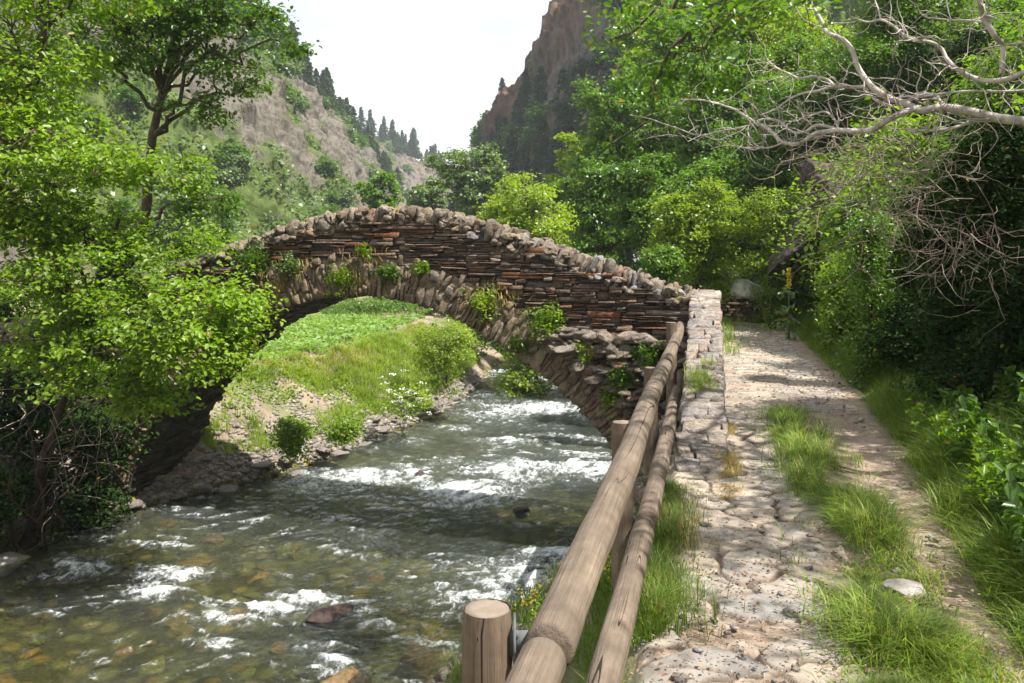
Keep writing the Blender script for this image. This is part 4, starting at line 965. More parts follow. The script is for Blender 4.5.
# through the arch
for (u, v, D, ru, rv, ncl, lm, lab) in [
    (446, 346, 26.5, 34, 32, 150, 'leaf_yellow', 'round bright willow bush on the left bank seen through the arch'),
    (292, 432, 19.2, 13, 18, 36, 'leaf_bright', 'small green bush among the stones under the arch'),
    (345, 428, 20.6, 14, 10, 30, 'leaf_bright', 'low green plant at the water edge under the arch'),
    (470, 330, 38, 40, 22, 90, 'leaf_mid', 'dark green thicket behind the willow bush under the arch'),
    (395, 306, 50, 36, 12, 70, 'leaf_shaded', 'dark hedge at the back of the crop field'),
    (515, 350, 50, 34, 16, 70, 'leaf_shaded', 'shaded bush where the stream disappears upstream'),
    (430, 312, 46, 70, 16, 130, 'leaf_far', 'green hedge beyond the field under the arch'), (350, 306, 46, 50, 12, 90, 'leaf_mid', 'dark green hedge behind the left end of the crop field'), (478, 322, 44, 30, 18, 90, 'leaf_yellow', 'light bush at the right end of the crop field')]:
    c0 = at(u, v, D); base = np.array([c0[0], c0[1], max(min(gz(c0[0], c0[1]), c0[2]-.1), c0[2]-rv/FPX*D*1.3)])
    tree('bush', lab, 'bush', base, [base, base*.5+c0*.5+[.04, 0, 0], c0], .035, [pblob(u, v, D, ru, rv), pblob(u-ru*.4, v+rv*.4, D, ru*.5, rv*.5), pblob(u+ru*.4, v-rv*.3, D, ru*.5, rv*.5)]+fill(base, c0, ru/FPX*D*.7, rv), ncl+20, 60, .26, .07 if D < 30 else .11, lm, 'bark', up=.5, shell=2., quad=D > 22, sides=6, br=.018)
# white flowering plants
fp = at(405, 402, 23.4); fb = np.array([fp[0], fp[1], gz(fp[0], fp[1])])
t = thing('flowering_plant', fb, 'tall weed with white flower heads on the left bank by the water', 'flowers')
(V, F), wd = crown([(fp, (.75, .5, .5))], 50, 40, .2, .07, quad=True, trunk=np.array([fb, fb+[0, 0, .2]]), br=.01); mk('foliage', V, F, M['leaf_yellow'], t)
V, F = merge(wd); mk('stem', V, F, M['leaf_mid'], t)
hp = fp+rng.normal(0, 1, (34, 3))*[.36, .2, .30]+[0, -.25, .15]; C = np.concatenate([h+rng.normal(0, 1, (16, 3))*[.055, .055, .015] for h in hp])
V, F = leaves(C, .045, 2.5, True, .9); mk('blossom', V, F, M['white_petal'], t)

# ------------------------------------------------------------------ right-hand bank: near crown over the path
b0 = np.array([8.2, 7.2, gz(8.2, 7.2)])
tree('hazel_tree', 'hazel overhanging the path from the right bank, its leaves across the photo top', 'tree', b0,
     [b0+[0, 0, -.2], (7.9, 7.3, 3.5), (7.3, 7.5, 5.4), (6.0, 8.0, 6.3), (4.4, 8.7, 6.1), (3.0, 9.3, 5.4)], .16,
     [((4.7, 4.4, 7.2), (1.3, 3.0, .5)), ((6.4, 4.2, 7.4), (1.5, 2.4, .8)), ((7.6, 7.4, 6.9), (1.5, 2.2, .8)), ((5.6, .8, 6.9), (1.3, 1.5, .8)), ((9.2, 3.5, 6.2), (1.7, 3., 1.3)), ((9.8, 8.2, 5.6), (1.4, 2.4, 1.1)),
      pblob(690, 60, 9.6, 60, 46, .9), pblob(640, 95, 10., 34, 40, .6), pblob(620, 135, 10.2, 24, 14, .4), pblob(720, 20, 9.2, 70, 30, .9), pblob(785, 14, 7.6, 38, 30, .6), pblob(620, 20, 10.4, 30, 24, .5)],
     290, 58, .36, .085, 'leaf_mid', 'bark', up=.7, br=.04)
# bare sinuous pale branches
bt = thing('bare_branch_tree', (6.2, 7.4, gz(6.2, 7.4)), 'leaning tree with bare pale twisting branches reaching over the bushes', 'tree')
BR = [([(1120, 150, 6.9), (1060, 128, 7.0), (1000, 117, 7.1), (959, 109, 7.2), (935, 107, 7.25), (916, 109, 7.3), (905, 103, 7.4), (889, 98, 7.5), (868, 84, 7.6), (857, 66, 7.7), (851, 48, 7.8), (842, 38, 7.9), (828, 33, 8.), (823, 24, 8.1), (815, 8, 8.2)], .055, .017),
      ([(918, 109, 7.3), (899, 114, 7.3), (886, 120, 7.4), (875, 129, 7.5), (858, 131, 7.6), (838, 130, 7.7), (815, 135, 7.9), (798, 145, 8.0), (784, 143, 8.1), (771, 131, 8.2), (751, 121, 8.4), (732, 108, 8.6), (703, 99, 8.8), (680, 99, 9.)], .033, .008),
      ([(838, 131, 7.7), (826, 127, 7.8), (815, 126, 7.9), (805, 131, 8.), (794, 132, 8.1), (780, 121, 8.2), (765, 120, 8.3), (745, 127, 8.4), (720, 131, 8.6), (700, 135, 8.8), (680, 129, 9), (655, 121, 9.2), (630, 115, 9.4)], .018, .006),
      ([(866, 86, 7.6), (850, 87, 7.7), (835, 87, 7.8), (820, 92, 7.9), (806, 94, 8.), (794, 98, 8.1), (775, 110, 8.2), (760, 116, 8.3)], .022, .007),
      ([(835, 87, 7.8), (827, 79, 7.9), (815, 76, 8.), (801, 78, 8.1), (790, 74, 8.2), (778, 68, 8.3), (768, 58, 8.4)], .018, .006),
      ([(1060, 60, 6.6), (1024, 72, 6.7), (1010, 78, 6.8), (990, 81, 6.9), (976, 78, 7.), (962, 70, 7.), (949, 60, 7.1), (938, 47, 7.2), (927, 42, 7.2), (915, 41, 7.3), (905, 36, 7.4), (893, 25, 7.5), (882, 20, 7.6), (870, 22, 7.7), (852, 16, 7.8)], .028, .008),
      ([(978, -30, 6.6), (981, 0, 6.6), (985, 20, 6.7), (994, 35, 6.7), (1002, 44, 6.8), (1003, 58, 6.8), (1003, 73, 6.8)], .024, .022),
      ([(985, 22, 6.7), (965, 20, 6.8), (945, 19, 6.9), (925, 16, 7.)], .012, .005), ([(1060, 38, 6.6), (1024, 42, 6.7), (1010, 44, 6.8), (990, 47, 6.9), (975, 55, 7.)], .014, .005),
      ([(905, 104, 7.4), (912, 98, 7.4), (922, 95, 7.4), (934, 96, 7.35), (941, 104, 7.3), (950, 108, 7.25)], .018, .024),
      ([(1040, 88, 6.9), (1000, 90, 7.), (960, 92, 7.1), (925, 96, 7.2), (900, 100, 7.4)], .013, .008),
      ([(866, 88, 7.6), (872, 96, 7.6), (880, 102, 7.5), (892, 105, 7.45)], .012, .014),
      ([(800, 112, 8.), (812, 116, 8.), (826, 113, 7.9), (834, 120, 7.8), (838, 129, 7.7)], .009, .012), ([(797, 100, 8.), (799, 108, 8.), (804, 116, 8.), (815, 118, 8.)], .008, .006),
      ([(900, 128, 7.4), (925, 130, 7.3), (950, 128, 7.2), (975, 122, 7.2), (990, 118, 7.1)], .010, .018), ([(880, 20, 7.6), (877, 8, 7.7), (874, -6, 7.8)], .009, .006),
      ([(784, 143, 8.1), (766, 148, 8.2), (745, 148, 8.3), (725, 146, 8.5), (712, 150, 8.6)], .012, .005)]
pl = []; tips = []
for k, (pp, r0, r1) in enumerate(BR):
    P = smooth_path(np.array([at(*q) for q in pp]), len(pp)*5); P += np.c_[fbm(P*3+k, 2, 5), fbm(P*3+k, 2, 6), fbm(P*3+k, 2, 7)]*.025
    r_ = np.linspace(r0, r1, len(P))*(1+.12*fbm(P*9, 2, k))*.92; pl.append(tube(P, r_, 9, .06, cap=False, seed=k)); tips.append((P, r_))
V, F = merge(pl); mk('branch', V, F, M['bark_pale'], bt, smooth=True)
pl = []
for (P, r_) in tips:
    for j in range(int(len(P)*.42)):
        i_ = rng.integers(4, len(P)); p = P[i_]; d = rng.normal(size=3)*[1, .6, .8]+[-.35, 0, .05]; d /= np.linalg.norm(d); Q_ = [p]; L_ = rng.uniform(.15, .7)
        for s_ in range(8): d = d+rng.normal(0, .35, 3); d /= np.linalg.norm(d); Q_.append(Q_[-1]+d*L_/8)
        pl.append(tube(Q_, np.linspace(min(r_[i_]*.5, .007), .0018, 9), 4, cap=False))
V, F = merge(pl); mk('twig', V, F, M['bark_pale'], bt, smooth=True)
T_ = smooth_path(np.array([(6.3, 7.5, gz(6.2, 7.4)-.2), (6.3, 7.2, 2.2), (6.1, 7.0, 2.9), at(1120, 150, 6.9)]), 14); V, F = tube(T_, np.linspace(.12, .062, 14), 12, .1, cap=False); mk('trunk', V, F, M['bark_pale'], bt, smooth=True)
T_ = smooth_path(np.array([(6.1, 7.0, 2.9), at(1110, 90, 6.7), at(1060, 60, 6.6)]), 10); V, F = tube(T_, np.linspace(.06, .03, 10), 8, cap=False); mk('limb', V, F, M['bark_pale'], bt, smooth=True)
tangle('dead_twigs', 'tangle of dry grey brown twigs hanging over the rock beside the path', 'twigs', [at(u, v, 9.5) for u, v in [(840, 160), (870, 170), (905, 165), (940, 170), (890, 190), (960, 190), (860, 140), (930, 140), (900, 215)]], 280, .9, .0055, M['twig'], .30, (-.2, 0, -.45), 8)
tangle('dead_twigs', 'thin dry twigs scattered in the dark hollow at the right edge', 'twigs', [at(u, v, 8.5) for u, v in [(965, 245), (985, 255)]], 70, .9, .005, M['twig'], .25, (-.2, 0, -.3), 9)

# bushes beside the path, each its own
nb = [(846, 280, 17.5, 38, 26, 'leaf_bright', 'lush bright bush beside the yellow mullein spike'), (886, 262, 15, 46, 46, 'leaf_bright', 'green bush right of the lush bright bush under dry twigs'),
      (850, 314, 17, 30, 18, 'leaf_bright', 'mid green bush low beside the path bend'), (945, 330, 12.2, 50, 52, 'leaf_shaded', 'dark shaded bush at the mouth of the hollow'),
      (990, 300, 10.6, 60, 76, 'leaf_shaded', 'very dark bush inside the hollow at the right edge'), (1015, 385, 9.6, 50, 42, 'leaf_shaded', 'dark undergrowth bush low at the right edge'),
      (900, 320, 13.5, 30, 34, 'leaf_shaded', 'shaded undergrowth between hollow and tall grass'), (852, 215, 18, 22, 22, 'leaf_mid', 'green bush hiding the right side of the leaning rock'), (975, 205, 10.5, 60, 50, 'leaf_shaded', 'dark bush above the hollow under the pale branches'),
      (1000, 170, 9.5, 60, 50, 'leaf_shaded', 'upper dark bush at the right edge below the pale branches'), (792, 262, 24.5, 24, 22, 'leaf_bright', 'bright small bush left of the mullein spike'),
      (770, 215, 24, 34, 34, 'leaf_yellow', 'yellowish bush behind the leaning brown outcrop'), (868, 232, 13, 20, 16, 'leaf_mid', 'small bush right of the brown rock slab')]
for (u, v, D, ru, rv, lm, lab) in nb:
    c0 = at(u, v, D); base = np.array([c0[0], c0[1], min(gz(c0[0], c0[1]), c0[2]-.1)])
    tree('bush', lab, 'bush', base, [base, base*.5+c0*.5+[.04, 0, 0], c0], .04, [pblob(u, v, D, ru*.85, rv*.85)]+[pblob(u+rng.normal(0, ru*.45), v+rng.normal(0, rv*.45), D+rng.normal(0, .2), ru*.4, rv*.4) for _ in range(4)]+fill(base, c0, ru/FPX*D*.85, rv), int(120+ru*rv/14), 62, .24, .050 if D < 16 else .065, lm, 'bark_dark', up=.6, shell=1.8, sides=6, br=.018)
# shrubs covering the slope above, copies of three kinds
sh = []
for k, (lm, hh) in enumerate([('leaf_far', 1.2), ('leaf_bright', 1.0), ('leaf_shaded', 1.3)]):
    o = tree('shrub', 'green shrub on the steep right slope above the path', 'shrub', (0, 0, 0), [(0, 0, -.2), (.05, 0, .5), (0, .05, 1.)], .04,
             [((0, 0, hh*.8), (1.0, 1.0, hh*.75)), ((.6, .2, hh*.6), (.6, .6, .5)), ((-.5, -.3, hh*.7), (.6, .6, .5)), ((.1, .1, hh*1.4), (.5, .5, .5))], 170 if k < 2 else 260, 50, .28, .072 if k < 2 else .045, lm, 'bark_dark', 'shrubs on the right slope', quad=True, shell=1.8, sides=5, br=.015); reg(o); sh.append(o)
used = [0, 0, 0]; cnt = 0
more = []
for k in range(150):
    y = rng.uniform(19, 80); x = XR(y)+.8+rng.random()*(.24*y+1.5-XR(y)+3); u = 512+FPX*x/y
    if (y < 29 and .24*y-1.0 < x < .24*y+PE(y)+.8) or (y < 38 and x < XR(y)+2.4): continue
    more.append((x, y, gz(x, y)-.1, rng.uniform(1.2, 2.3)))
for k in range(400):
    y = 4*(75/4)**rng.random(); d_ = 1.2+rng.random()**1.4*24; x = .24*y+PE(y)+d_; D = y
    u = 512+FPX*x/y
    if u > 1150 or d_ < 1.9+.01*y or (17 < y < 31 and d_ < 5): continue
    if cnt >= 150: break
    s_ = rng.uniform(.8, 1.5)*(1+.008*y); kk = rng.integers(2) if y > 17 else (rng.integers(3) if y > 11 else 2)
    pos = (x, y, gz(x, y)-.1)
    if used[kk] == 0: sh[kk].location = pos; sh[kk].scale = (s_,)*3; used[kk] = 1
    else: copy_tree(sh[kk], pos, rng.uniform(0, 6), s_)
    cnt += 1
for (x, y, z_, s_) in more: copy_tree(sh[int(rng.integers(2))], (x, y, z_), rng.uniform(0, 6), s_, 'green shrub in the thicket behind the bridge', 'shrubs behind the bridge')
# ------------------------------------------------------------------ conifers and scrub on the hills
def conifer(label, group, hgt=9., seed=0, m='leaf_pine'):
    r_ = np.random.default_rng(seed); t = thing('pine_tree', (0, 0, 0), label, 'conifer', group); C = []; N_ = []
    for q in np.linspace(.12, 1, 24):
        z = hgt*q; R1 = hgt*.27*(1-q)**.7*(r_.uniform(.55, 1.3))+.2; nbq = r_.integers(4, 8)
        for a_ in r_.uniform(0, 6.28, nbq):
            L1 = R1*r_.uniform(.6, 1.1); k = int(8+12*L1); f = r_.random(k)**.7
            C.append(np.c_[np.cos(a_)*L1*f, np.sin(a_)*L1*f, z-.25*L1*f+r_.normal(0, .08, k)]+r_.normal(0, .12, (k, 3)))
    V, F = leaves(np.concatenate(C), .55, 1.2, True, .55); mk('crown', V, F, M[m], t)
    V, F = tube([(0, 0, -.5), (0, 0, hgt*.5), (0, 0, hgt*.97)], [hgt*.018, hgt*.012, .03], 6, cap=False); mk('trunk', V, F, M['bark_dark'], t); return reg(t)
def scatter(protos_, Hq, n, cond, smin, smax, label, group, sink=.3):
    V, T, veg = Hq; idx = np.where(cond(V, T, veg))[0]; pick = rng.choice(idx, n, replace=False)
    for j, i_ in enumerate(pick):
        o = protos_[j % len(protos_)]; s_ = rng.uniform(smin, smax); p_ = V[i_]-[0, 0, sink*s_]
        if j < len(protos_) and not o.get('_placed'): o.location = tuple(p_); o.scale = (s_,)*3; o['_placed'] = 1
        else:
            c_ = copy_tree(o, p_, rng.uniform(0, 6), s_)
            c_['label'] = label; c_['group'] = group
            if '_placed' in c_: del c_['_placed']
    for o in protos_: o['label'] = label; o['group'] = group
inview = lambda V: (512+FPX*V[:, 0]/V[:, 1] > -40) & (512+FPX*V[:, 0]/V[:, 1] < 1060) & (260+FPX*(EYE-V[:, 2])/V[:, 1] > -60) & (260+FPX*(EYE-V[:, 2])/V[:, 1] < 260)
uu = lambda V: 512+FPX*V[:, 0]/V[:, 1]
ca = [conifer('a', 'g', 9, 1), conifer('a', 'g', 10, 2)]
scatter(ca, hl, 85, lambda V, T, g_: inview(V) & (T > -.01) & (T < .07) & (uu(V) > 225), .45, 1.3, 'dark pine on the skyline of the rocky left hillside', 'pines along the left skyline')
cb = [conifer('a', 'g', 10, 3), conifer('a', 'g', 11, 4)]
scatter(cb, hf, 75, lambda V, T, g_: inview(V) & (T > -.01) & (T < .04) & (uu(V) > 325), .55, 1.5, 'bluish pine on the far brown ridge in the valley', 'pines along the far ridge')
cc = [conifer('a', 'g', 10, 5), conifer('a', 'g', 9, 6)]
scatter(cc, hr, 90, lambda V, T, g_: inview(V) & (T >= 0) & ((T < .05) | (T > .40)) & (uu(V) > 490) & (uu(V) < 680) & ((V[:, 0] < 3) | (V[:, 0] > 24) | (V[:, 2] < 30)), .7, 1.2, 'dark pine clinging to the slope round the reddish cliff', 'pines round the cliff')
def scrub(lm, seed):
    o = tree('hill_shrub', 'x', 'shrub', (0, 0, 0), [(0, 0, -.3), (.1, 0, 1.), (0, .1, 1.8)], .08, [((0, 0, 1.3), (1.7, 1.7, 1.2)), ((1., .4, 1.), (1., 1., .8)), ((-.9, -.5, 1.2), (1., 1., .8))], 60, 40, .6, .30, lm, 'bark_dark', 'g', quad=True, shell=1.8, sides=4, br=.03); return reg(o)
sa = [scrub('leaf_mid', 1), scrub('leaf_grey', 2)]
scatter(sa, hl, 160, lambda V, T, g_: inview(V) & (T > .02) & (g_ > .6) & (uu(V) > 60), .6, 1.8, 'scrubby green bush growing on the rocky left hillside', 'scrub on the left hillside')
sb = [scrub('leaf_mid', 3), scrub('leaf_shaded', 4)]
scatter(sb, hr, 95, lambda V, T, g_: inview(V) & (T > .02) & ((T > .5) | (uu(V) > 590)), .9, 2.2, 'leafy bush on the slope below the reddish cliff', 'bushes on the cliff slope')
sc2 = [scrub('leaf_grey', 5)]
scatter(sc2, hf, 30, lambda V, T, g_: inview(V) & (T > .03) & (g_ > .3), .8, 2.0, 'low shrub on the brown far ridge', 'shrubs on the far ridge')
for o in S.objects:
    if '_placed' in o: del o['_placed']

for (Hq, nm, lab, n_c, sz, mt) in ((hl, 'ground_cover', 'low scrub and rough grass clothing the left hillside', 60000, .55, 'leaf_grey'), (hr, 'ground_cover', 'scrub and low growth clothing the slope round the cliff', 60000, .6, 'leaf_mid'), (hf, 'ground_cover', 'thin scrub on the far brown ridge', 12000, .8, 'leaf_grey')):
    V, T, g_ = Hq; idx = np.where(inview(V) & (g_ > .5) & (T > 0))[0]; pk = rng.choice(idx, n_c); cl = fbm(V[pk]*.25, 3, 333) > -.05; pk = pk[cl]
    C = V[pk]+rng.normal(0, .5, (len(pk), 3))*[1, 1, .5]; Vq, Fq = leaves(C, sz, .6, True, .7, var=.5); tag(mk(nm, Vq, Fq, M[mt]), lab, 'scrub', kind='stuff')
# ------------------------------------------------------------------ grass and weeds
def gpatch(name, label, xs_, ys_, h, w_, m, lean=.35, zf=None, cat='grass'):
    z_ = H(xs_, ys_) if zf is None else zf(xs_, ys_); h = h*np.clip(1+1.3*fbm(X3(xs_*2.6, ys_*2.6), 3, 77), .35, 1.8); V, F = blades(np.c_[xs_, ys_, z_-.01], h, w_, lean)
    return tag(mk(name, V, F, M[m]), label, cat, kind='stuff')
pz = lambda x, y: 0*x-.0
n_ = 15000; y = 2.8*(11./2.8)**rng.random(n_*2); s_ = rng.normal(1.05, .17, n_*2); nz = fbm(X3(s_*2.5, y*1.1), 3, 201)
m_ = (nz+.26 > rng.random(n_*2)*.6) & (np.interp(y, [2.5, 10, 11], [1, 1, .1]) > rng.random(n_*2)); y, s_ = y[m_], s_[m_]
gpatch('grass', 'long green grass strip growing down the middle of the path', .24*y+s_, y, .135, .0036, 'grass', 1.15, pz)
k_ = rng.random(len(y)) < .30; gpatch('grass', 'yellow green blades in the middle strip', .24*y[k_]+s_[k_]+.03, y[k_], .17, .0034, 'grass_bright', 1.2, pz)
k_ = rng.random(len(y)) < .22; gpatch('dry_grass', 'dry straw coloured blades in the middle strip', .24*y[k_]+s_[k_]+.05, y[k_], .12, .003, 'grass_dry', .8, pz)
n_ = 60000; y = 3.2*(26/3.2)**rng.random(n_); d_ = rng.gamma(2.2, .30, n_)-.12; x = .24*y+PE(y)+d_
gpatch('grass', 'tall green grass along the right edge of the path', x, y, np.where(d_ < .15, .13, .29)*np.interp(y, [3, 25], [.9, 1.3]), .0042, 'grass', .9)
n_ = 34000; y = 3.2*(24/3.2)**rng.random(n_); d_ = rng.gamma(2.2, .36, n_)-.12; x = .24*y+PE(y)+d_
gpatch('grass', 'bright grass blades at the front of the right verge', x, y, .19, .0042, 'grass_bright', .95)
n_ = 9000; y = 3.2*(7.2/3.2)**rng.random(n_); s_ = -.42+rng.gamma(2, .07, n_)*np.interp(y, [3, 6], [1.1, .7]); nz = fbm(X3(s_, y*1.6), 3, 203); k_ = nz > -.12
gpatch('grass', 'fresh grass tufts between the lower rail and the paving', .24*y[k_]+s_[k_], y[k_], .13, .003, 'grass', .6, pz)
k_ = (nz > .1) & (rng.random(n_) < .35); gpatch('dry_grass', 'reddish dry grass among the tufts beside the lower rail', .24*y[k_]+s_[k_]+.05, y[k_], .11, .003, 'grass_dry', .7, pz)
n_ = 2200; y = rng.uniform(6.8, 9.8, n_); s_ = rng.normal(.19, .06, n_); k_ = fbm(X3(s_, y*2.), 3, 205) > .0
gpatch('dry_grass', 'orange and yellow grass along the foot of the low wall', .24*y[k_]+s_[k_], y[k_], .10, .0035, 'grass_dry', .7, pz)
n_ = 900; y = rng.uniform(9.6, 11., n_); s_ = rng.normal(-.1, .10, n_); k_ = fbm(X3(s_*3, y*3.), 3, 206) > .25
gpatch('grass', 'weeds rooted between the slabs on top of the low wall', .24*y[k_]+s_[k_], y[k_], .13, .004, 'grass_bright', .7, lambda x, y: WT(y)+.01)
n_ = 5000; y = rng.uniform(17, 27.5, n_); s_ = rng.gamma(2., .18, n_)-.35; gpatch('grass', 'grass at the far left corner of the path below the boulders', .24*y+s_, y, .22, .007, 'grass_bright', .5, pz)
n_ = 7000; x = rng.uniform(5.6, 11, n_); y = rng.uniform(26.0, 34, n_); gpatch('grass', 'pale green grass closing the far end of the path', x, y, .35, .010, 'grass_bright', .5, lambda x, y: np.maximum(H(x, y), -.05))
n_ = 44000; y = rng.uniform(17.5, 38, n_); dl_ = .5+2.9*rng.random(n_); nz = fbm(X3(dl_*.6, y*.45), 4, 207); k_ = nz > np.interp(y, [18, 20.5, 22, 24, 33], [.5, .22, .0, -.3, -.5])
x = XL(y)-dl_; gpatch('grass', 'tall sunlit grass on the left bank under the arch', x[k_], y[k_], np.interp(dl_[k_], [2., 3.4], [.30, .16]), .009, 'grass_bright', .9)
k_ = (nz > .0) & (dl_ > 2.2) & (rng.random(n_) < .45); gpatch('dry_grass', 'rusty dry grass along the top of the left bank', x[k_], y[k_], .2, .008, 'grass_dry', .8)
n_ = 12000; y = rng.uniform(8, 14.6, n_); t = rng.random(n_); xe = .24*y-.5; x = XR(y)+(xe-XR(y))*(1-t**1.5*.9); k_ = fbm(X3(x, y), 3, 208) > .0
gpatch('grass', 'weedy grass on the steep bank below the fence', x[k_], y[k_], .22, .006, 'grass', .6)
n_ = 9000; y = rng.uniform(2.5, 8, n_); xe = .24*y-.42; x = xe-rng.gamma(1.5, .3, n_); k_ = fbm(X3(x, y), 3, 209) > -.1
gpatch('grass', 'thin grass on the bank edge under the rails', x[k_], y[k_], .18, .004, 'grass', .6)
n_ = 30000; y = rng.uniform(14, 60, n_); x = XL(y)-5-rng.random(n_)*16; k_ = (y < 21) | (rng.random(n_) < .4)
gpatch('grass', 'meadow grass on the left valley floor', x[k_], y[k_], .35, .012, 'grass_bright', .5)
n_ = 16000; y = rng.uniform(18, 34, n_); dl_ = rng.uniform(.4, 4.4, n_); k_ = fbm(X3(dl_*.8, y*.6), 4, 217) > np.interp(y, [18, 21, 24], [.22, .05, -.1]); x = (XL(y)-dl_)[k_]; y = y[k_]
V, F = leaves(np.c_[x, y, H(x, y)+rng.uniform(.02, .22, len(x))], .085, 1., True, .6); tag(mk('ground_cover', V, F, M['leaf_bright']), 'leafy green weeds among the grass on the left bank', 'weeds', kind='stuff')
# crop rows
C = []
for r_ in range(40):
    y0 = 22.+r_*.5; xs_ = np.arange(-17, -3.5, .11); xs_ = xs_[xs_ < XL(y0)-3.9]; m = len(xs_)
    for q in range(4): C.append(np.c_[xs_+rng.normal(0, .06, m), y0+rng.normal(0, .09, m), H(xs_, np.full(m, y0))+rng.uniform(.04, .28, m)])
C = np.concatenate(C); V, F = leaves(C, .20, 1.4, True, .6); tag(mk('crop', V, F, M['crop']), 'rows of leafy pale green crop in the field beyond the arch', 'crop', kind='stuff')

# weeds: leafy stems, copied
def weed(lm, hh, name, label, cat, group, nst=9, ls=.06, flower=None):
    t = thing(name, (0, 0, 0), label, cat, group); pl = []; C = []; FL = []
    for k in range(nst):
        a_ = rng.uniform(0, 6.28); d = np.array([math.cos(a_), math.sin(a_), 0])*rng.uniform(.05, .35)*hh; h1 = hh*rng.uniform(.6, 1.1)
        P = np.array([[0, 0, 0]+d*.2, d*.6+[0, 0, h1*.5], d+[0, 0, h1]]); P = smooth_path(P, 8); pl.append(tube(P, np.linspace(.004, .0015, 8), 4, cap=False))
        tt = rng.uniform(.15, 1, 16); C.append(np.c_[np.interp(tt, np.linspace(0, 1, 8), P[:, 0]), np.interp(tt, np.linspace(0, 1, 8), P[:, 1]), np.interp(tt, np.linspace(0, 1, 8), P[:, 2])]+rng.normal(0, .022, (16, 3)))
        FL.append(P[-1])
    V, F = leaves(np.concatenate(C), ls, .8, False, .45, droop=.6); mk('foliage', V, F, M[lm], t); V, F = merge(pl); mk('stem', V, F, M[lm], t)
    if flower:
        C = np.concatenate([p+rng.normal(0, .02, (10, 3)) for p in FL]); V, F = leaves(C, .022, 1.5, True, .9); mk('blossom', V, F, M[flower], t)
    return reg(t)
wd_ = [weed('leaf_mid', .50, 'nettle_plant', 'upright leafy weed in the tall grass at the right verge', 'weed', 'leafy weeds on the right verge', 11, .072), weed('leaf_bright', .45, 'nettle_plant', 'upright leafy weed in the tall grass at the right verge', 'weed', 'leafy weeds on the right verge')]
for k in range(280):
    y = 4.4*((11 if k < 190 else 22)/4.4)**rng.random(); d_ = rng.uniform(.18, 1.7); x = .24*y+PE(y)+d_; p_ = (x, y, gz(x, y)-.02); s_ = rng.uniform(.7, 1.3)
    if k < 2: wd_[k].location = p_; wd_[k].scale = (s_,)*3
    else: copy_tree(wd_[k % 2], p_, rng.uniform(0, 6), s_)
# tufts growing on the bridge
def face_pt(u, v, out=.12):
    k = (u-512)/FPX; D = 14.75/(1+.25*k); return at(u, v, D)+NV*out
for j, (u, v, r_, n_, lm, lab) in enumerate([
    (344, 279, .26, 60, 'leaf_bright', 'leafy green plant rooted over the crown of the arch'), (392, 272, .18, 36, 'leaf_mid', 'dangling ivy like plant just right of the arch crown plant'),
    (424, 268, .14, 20, 'leaf_bright', 'small tuft above the arch stones right of the crown'), (365, 252, .13, 16, 'leaf_bright', 'little weed between the slates at the top of the arch'),
    (487, 302, .26, 60, 'leaf_yellow', 'bushy tuft where the arch stones meet the slates'), (548, 322, .30, 80, 'leaf_bright', 'largest bright tuft on the right haunch of the bridge'),
    (584, 352, .18, 36, 'leaf_yellow', 'tuft among the rubble right of the largest bright tuft'), (622, 376, .28, 66, 'leaf_mid', 'leafy tuft low in the rubble near the fence'),
    (648, 356, .24, 50, 'leaf_mid', 'green tuft under the slates beside the last fence post'), (520, 345, .14, 24, 'leaf_mid', 'small weed hanging below the bushy tuft'),
    (258, 262, .34, 60, 'leaf_mid', 'trailing plant on the shaded left part of the bridge'), (292, 268, .22, 36, 'leaf_grey', 'grey green fern on the left arch stones'), (612, 395, .18, 30, 'leaf_bright', 'tuft at the foot of the arch stones above the water')]):
    p_ = face_pt(u, v); t = thing('wall_plant', p_-[0, 0, r_*.5], lab, 'plant')
    C = np.concatenate([p_+rng.normal(0, 1, 3)*r_*np.array([.5, .3, .45])+rng.normal(0, r_*.2, (14, 3)) for _ in range(n_)]); V, F = leaves(C, .048, .9, False, .6); mk('foliage', V, F, M[lm], t)
    Pb = p_+rng.normal(0, 1, (90, 3))*r_*np.array([.5, .2, .2])-[0, 0, r_*.4]; V, F = blades(Pb, r_*1.2, .006, .7, dirv=NV*.6); mk('grass_blades', V, F, M['grass'], t)
# dry hanging grass on the ring
Pb = np.concatenate([face_pt(u, v, .10)+rng.normal(0, 1, (70, 3))*[.22, .03, .12] for (u, v) in [(300, 270), (285, 285), (372, 262), (360, 285), (505, 300), (655, 470)][:5]])
V, F = blades(Pb, .16, .006, .9, dirv=NV*.8); V[:, 2] -= 0; tag(mk('dry_grass', V, F, M['grass_dry']), 'withered brown grass stuck on the arch stones', 'grass', kind='stuff')
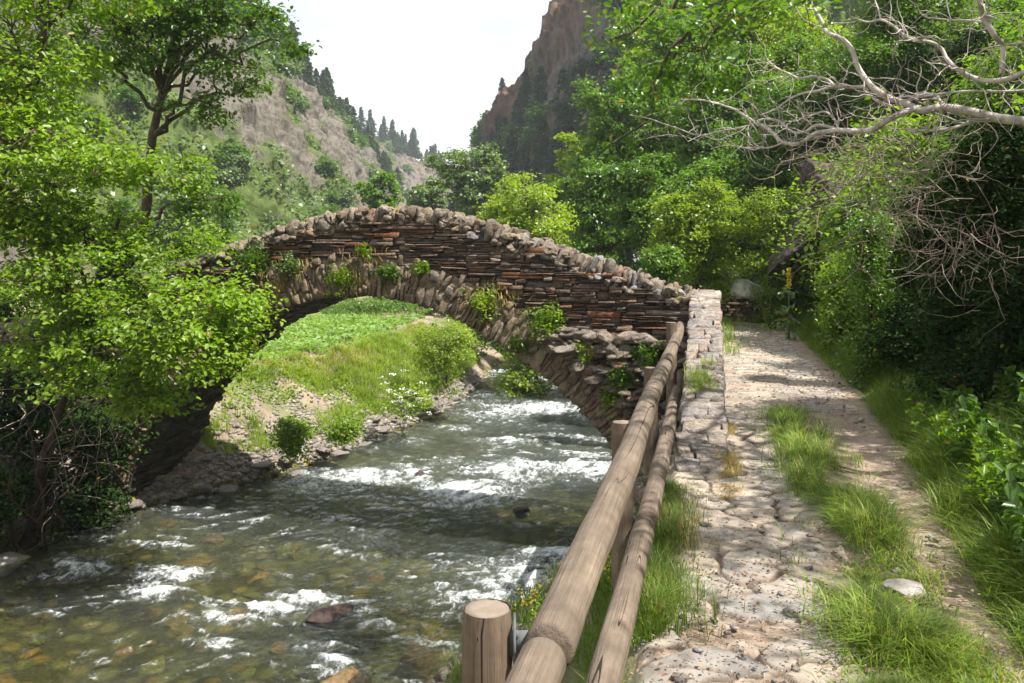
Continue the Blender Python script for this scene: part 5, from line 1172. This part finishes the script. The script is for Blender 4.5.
# mullein
mp_ = at(789, 300, 20.6); mb_ = np.array([mp_[0], mp_[1], gz(mp_[0], mp_[1])]); t = thing('mullein_flower', mb_, 'tall yellow mullein spike standing in front of the green bushes', 'flower')
zt_ = at(789, 268, 20.6)[2]; V, F = tube([mb_, mb_*[1, 1, 0]+[0, 0, zt_]], [.02, .01], 6); mk('stem', V, F, M['leaf_grey'], t)
C = np.c_[rng.normal(0, .028, 260)+mb_[0], rng.normal(0, .028, 260)+mb_[1], rng.uniform(zt_-.52, zt_, 260)]; V, F = leaves(C, .05, .6, True, .9); mk('blossom', V, F, M['yellow_petal'], t)
C = np.c_[rng.normal(0, .14, 60)+mb_[0], rng.normal(0, .14, 60)+mb_[1], rng.uniform(mb_[2], zt_-.5, 60)]; V, F = leaves(C, .16, .6, False, .5); mk('foliage', V, F, M['leaf_grey'], t)
# yellow flowers by the front post
for (u, v, D, lab) in [(530, 622, 6.6, 'yellow flowered weed on the bank between the front post and the upper rail'), (603, 612, 7.2, 'small yellow flowered weed seen between the two rails')]:
    t = weed('leaf_bright', .5, 'flowering_weed', lab, 'weed', None, 9, .04, 'yellow_petal'); q = at(u, v, D); q[2] = max(q[2]-.3, gz(q[0], q[1])-.05); t.location = tuple(q)

# ------------------------------------------------------------------ thin summer haze in the valley air
V = np.array([(x, y, z) for z in (-6.5, 135) for y in (-16, 560) for x in (-200, 205)], float)
hz = mk('haze', V, [np.array([[0, 2, 3, 1], [4, 5, 7, 6], [0, 1, 5, 4], [2, 6, 7, 3], [0, 4, 6, 2], [1, 3, 7, 5]])], M['ground']); tag(hz, kind='stuff')
m = bpy.data.materials.new('haze'); m.use_nodes = True; m.node_tree.nodes.clear(); o_ = m.node_tree.nodes.new('ShaderNodeOutputMaterial'); pv = m.node_tree.nodes.new('ShaderNodeVolumePrincipled')
pv.inputs['Color'].default_value = (.86, .92, 1, 1); pv.inputs['Density'].default_value = .00042; pv.inputs['Anisotropy'].default_value = .2
m.node_tree.links.new(pv.outputs[0], o_.inputs['Volume']); hz.data.materials.clear(); hz.data.materials.append(m)
